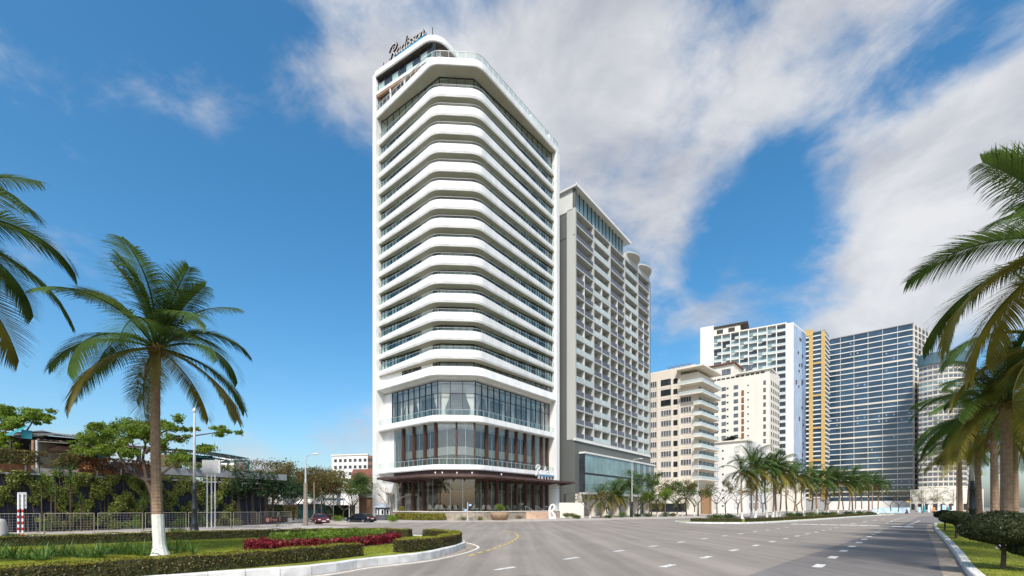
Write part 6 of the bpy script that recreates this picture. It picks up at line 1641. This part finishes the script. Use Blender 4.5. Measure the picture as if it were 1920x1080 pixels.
cobra('thin street lamp beside the cream building corner', xat(1309, 116), 116, zat(845, 116), 1.4)
for i, (x, Y, h) in enumerate(((590, 66, 6.0), (603, 80, 7))):
    u_ = build('thin_pole', MB().tube([(xat(x, Y), Y, .05), (xat(x, Y) - .1, Y, h)], [.13, .07], 7), 'bark_pale'); tag(u_, ('leaning pale pole right of the street lamp', 'thin pale pole in front of the green kiosk')[i], 'pole')
# billboard on posts
Y = 49; c = at(396.5, 875, Y); bb = thing('blank_billboard', (c.x, Y, .11), 'blank pale billboard on three thin posts above the vine wall', 'billboard')
Fb = Fr(c.x, Y, -.985, -.17)
build('panel', MB().box(-.82, .82, -.08, .22, c.z - .7, c.z + .7, Fb), 'sign_back', bb); build('panel_side', MB().box(-.9, -.823, -.1, .24, c.z - .72, c.z + .72, Fb), 'offwhite', bb)
for t in (-.35, 0, .42): build('post', MB().tube([Fb.pt(t, 0, .11), Fb.pt(t, 0, c.z - .68)], .06, 6), 'offwhite', bb)
build('rail', MB().box(-.5, .9, -.05, .02, c.z - 1.7, c.z - 1.6, Fb), 'offwhite', bb)

# ------------------------------------------------------------------ cars
def car(label, x, y, ang, paint, z=0.0, name='parked_car'):
    root = thing(name, (0, 0, 0), label, 'car')
    # sections along the length: (x, half width, sill z, shoulder z, shoulder inset)
    sec = [(-2.3, .62, .38, .62), (-2.22, .78, .28, .74), (-1.9, .86, .24, .84), (-1.3, .90, .22, .90), (-.3, .91, .2, .94), (.8, .91, .2, .95), (1.5, .90, .22, .96), (2.0, .86, .26, .98), (2.28, .78, .34, .96), (2.34, .7, .42, .86)]
    rings = []
    for (sx, w, z0, z1) in sec:
        rings.append([(sx, -w * .9, z0), (sx, -w, z0 + .12), (sx, -w, (z0 + z1) / 2), (sx, -w * .95, z1 - .06), (sx, -w * .8, z1), (sx, w * .8, z1), (sx, w * .95, z1 - .06), (sx, w, (z0 + z1) / 2), (sx, w, z0 + .12), (sx, w * .9, z0)])
    b = build('body', MB().loft(rings, caps=True), paint, root, True)
    g = [(-1.15, .80, .92), (-.45, .70, 1.36), (.05, .66, 1.43), (.75, .66, 1.42), (1.25, .68, 1.30), (1.95, .76, .97)]
    gr = [[(sx, -.80, .90 if i in (0, 5) else .93), (sx, -w, h), (sx, w, h), (sx, .80, .90 if i in (0, 5) else .93)] for i, (sx, w, h) in enumerate(g)]
    build('windows', MB().loft(gr, caps=True), 'car_glass', root)
    rf_ = [[(sx, -w - .012, h - .03), (sx, -w * .8, h + .025), (sx, w * .8, h + .025), (sx, w + .012, h - .03)] for (sx, w, h) in g[1:5]]
    r_ = build('roof', MB().loft(rf_, caps=True), paint, root, True)
    pil = MB()
    for s in (-1, 1):
        for (a, c) in (((-1.15, .81, .92), (-.45, .71, 1.37)), ((.12, .815, .93), (.12, .68, 1.42)), ((1.25, .69, 1.31), (1.95, .77, .97))): pil.tube([(a[0], a[1] * s, a[2]), (c[0], c[1] * s, c[2])], .035, 5)
    build('pillar', pil, paint, r_)
    wm2 = MB()
    n = 18
    for sx in (-1.42, 1.38):
        for s in (-1, 1):
            ty = MB(); rr = [[(sx + r * cos(2 * pi * k / n), s * yy, .32 + r * sin(2 * pi * k / n)) for k in range(n)] for (r, yy) in ((.2, .70), (.32, .71), (.33, .76), (.33, .88), (.31, .925), (.22, .93))]
            w_ = build('wheel', ty.loft(rr, caps=True), 'tyre', root, True)
            build('rim', MB().loft([[(sx + r * cos(2 * pi * k / n), s * yy, .32 + r * sin(2 * pi * k / n)) for k in range(n)] for (r, yy) in ((.215, .925), (.21, .94), (.06, .93))], caps=True), 'rim', w_)
    for s in (-1, 1):
        build('tail_light', MB().box(2.2, 2.345, s * .5 - .2, s * .5 + .2, .74, .9), 'lamp_red', root); build('headlight', MB().box(-2.33, -2.14, s * .56 - .16, s * .56 + .16, .56, .7), 'lamp_clear', root); build('mirror', MB().box(-.85, -.65, s * .95 - .08, s * .95 + .08, .92, 1.06), paint, root)
        build('door_handle', MB().box(.3, .5, s * .925 - .012, s * .925 + .012, .76, .79), paint, b)
    build('bumper', MB().box(2.28, 2.42, -.75, .75, .34, .56), paint, root); build('bumper', MB().box(-2.42, -2.25, -.68, .68, .3, .52), paint, root)
    build('number_plate', MB().box(2.345, 2.36, -.26, .26, .64, .78), 'plate', root); build('number_plate', MB().box(-2.44, -2.42, -.25, .25, .36, .48), 'plate', root)
    root.location = (x, y, z); root.rotation_euler = (0, 0, ang); return root
p = gp(673, 981.2); car('black saloon car parked on the side street before the guard booth', p[0], p[1] + .8, radians(-28), 'car_black')
p = gp(586, 983.0); car('dark red car parked behind the street lamp, facing the road', p[0], p[1] + 2.4, radians(125), 'car_red')
# scooters and a rider at the far end of the avenue
def scooter_parts():
    d = []
    b = MB().loft([[(-.6, -.12, .45), (-.6, .12, .45), (-.6, .1, .75), (-.6, -.1, .75)], [(.1, -.16, .3), (.1, .16, .3), (.1, .14, .72), (.1, -.14, .72)], [(.75, -.1, .5), (.75, .1, .5), (.75, .08, .78), (.75, -.08, .78)]], caps=True); d.append(('body', b, 'car_red'))
    d.append(('seat', MB().box(-.05, .75, -.13, .13, .76, .86), 'tyre'))
    d.append(('handlebar', MB().tube([(-.55, 0, .6), (-.45, 0, 1.0)], .04, 6).tube([(-.42, -.33, 1.05), (-.45, 0, 1.0), (-.42, .33, 1.05)], .02, 5), 'grey_metal'))
    for sx in (-.7, .65):
        n = 14; d.append(('wheel', MB().loft([[(sx + r * cos(2 * pi * k / n), yy, .28 + r * sin(2 * pi * k / n)) for k in range(n)] for (r, yy) in ((.1, -.05), (.27, -.05), (.28, 0), (.27, .05), (.1, .05))], caps=True), 'tyre'))
    return [(n_, mk(n_, b.v, b.f, m_, True)) for n_, b, m_ in d]
SC = scooter_parts()
def scooter(label, x, Y, ang, group=None):
    root = thing('scooter', (x, Y, 0), label, 'scooter', group)
    for n_, me in SC:
        o = bpy.data.objects.new(n_, me); COL.objects.link(o); o.parent = root
    root.rotation_euler = (0, 0, ang); return root
p = gp(1700, 963.6); sx, sy = p; scooter('dark scooter ridden across the far end of the avenue', sx, sy, .4)
for i in range(12):
    x = 1752 + 4.4 * i; Y = 168 + (i % 3); scooter('scooter in the parked row at the far end, %s from the left' % ORD[i], xat(x, Y), Y, 1.4 + .3 * (i % 2), 'parked scooters at the far end')
scooter('parked scooter beside the green kiosk', xat(612, 80), 80, .7); scooter('scooter parked near the lattice gate', xat(619, 84), 84, 1.9)
# the rider: one skinned body
ca, sa = cos(.4), sin(.4)
def L2(x, y, z): return (x, y, z)
sk = [((.3, 0, .92), .15), ((.22, 0, 1.2), .16), ((.12, 0, 1.42), .16), ((.08, 0, 1.52), .06), ((.05, 0, 1.66), .10), ((.02, 0, 1.78), .09), ((.1, .19, 1.4), .065), ((-.1, .3, 1.15), .05), ((-.38, .3, 1.06), .04), ((.1, -.19, 1.4), .065), ((-.1, -.3, 1.15), .05), ((-.38, -.3, 1.06), .04), ((-.15, .16, .82), .09), ((-.2, .17, .42), .06), ((-.36, .17, .34), .05), ((-.15, -.16, .82), .09), ((-.2, -.17, .42), .06), ((-.36, -.17, .34), .05)]
ed = [(0, 1), (1, 2), (2, 3), (3, 4), (4, 5), (2, 6), (6, 7), (7, 8), (2, 9), (9, 10), (10, 11), (0, 12), (12, 13), (13, 14), (0, 15), (15, 16), (16, 17)]
me = bpy.data.meshes.new('person'); me.from_pydata([q[0] for q in sk], ed, []); me.update()
pr = bpy.data.objects.new('person', me); COL.objects.link(pr)
m_ = pr.modifiers.new('skin', 'SKIN'); pr.modifiers.new('sub', 'SUBSURF').levels = 1
for i, (_, r) in enumerate(sk): me.skin_vertices[0].data[i].radius = (r, r)
me.skin_vertices[0].data[0].use_root = True
me.materials.append(M('cloth_dark')); pr.location = (sx, sy, 0); pr.rotation_euler = (0, 0, .4); tag(pr, 'person in dark clothes riding a scooter at the far end of the avenue', 'person')
hl = build('helmet', MB().lathe([(.02, .15), (.1, .12), (.14, .02), (.13, -.08), (.1, -.1)], (.02, 0, 1.74), 12), 'cloth_dark', pr, True); hl.location = (0, 0, 0)
# far end: painted fence, boards, pole, trees
Y = 185; f = build('painted_fence', MB().box(xat(1636, Y), xat(1706, Y), Y, Y + .2, 0, 2.2), 'blue_white_hoard'); tag(f, 'low pale blue painted fence at the far end of the avenue', 'fence')
for i in range(9):
    x = 1722 + i * 9; Y = 190 + (i % 3) * 2; f = build('shop_banner', MB().box(xat(x, Y), xat(x + 4.5, Y), Y, Y + .1, .2, 2.4 + .5 * (i % 3)), ('blue_white_hoard', 'teal_sheet', 'offwhite', 'orange', 'blue_white_hoard')[i % 5]); tag(f, 'small upright banner board by the far shops, %s from the left' % ORD[i], 'banner', 'banner boards by the far shops')
f = build('yellow_sign', MB().box(xat(1700, 282), xat(1709, 282), 282, 282.4, zat(942, 282), zat(939, 282)), 'yellow_clad'); tag(f, 'yellow shop sign at the foot of the blue glass slab', 'sign')
for i, (x, Y, h) in enumerate(((1730, 175, 8), (1718, 230, 6), (1745, 225, 6.5), (1760, 215, 6), (1775, 200, 6.5))):
    tree('thin street tree by the far shops, %s from the left' % ORD[(1, 0, 2, 3, 4)[i]], (xat(x, Y), Y, .0), h, h * .8, 'leaf_olive' if i % 2 else 'leaf_green', 400, .35, seed=70 + i, trunk_r=.14, fork=.45, group='trees by the far shops')
far_hedge = hedge('long low shrub belt behind the far shops', [(-300, 330), (-150, 320), (-30, 300)], 14, 7, 0, n=1.2, m='leaf_dark', size=1.6, group=None, cat='shrub belt', name='shrub_belt')

for i, (a, b_, sag) in enumerate(((at(573, 878, 58), at(1185, 905, 100), 1.2), (at(573, 884, 58), at(1185, 911, 100), 1.3), (at(1185, 905, 100), at(1309, 905, 116), .5))):
    w_ = build('overhead_wire', MB().tube([a.lerp(b_, k / 16) - Vector((0, 0, sag * 4 * (k / 16) * (1 - k / 16))) for k in range(17)], .012, 4), 'frame_dark'); tag(w_, ('thin upper overhead wire crossing the hotel front between street lamps', 'thin lower overhead wire crossing the hotel front between street lamps', 'thin overhead wire between the two lamps right of the hotel')[i], 'wire')
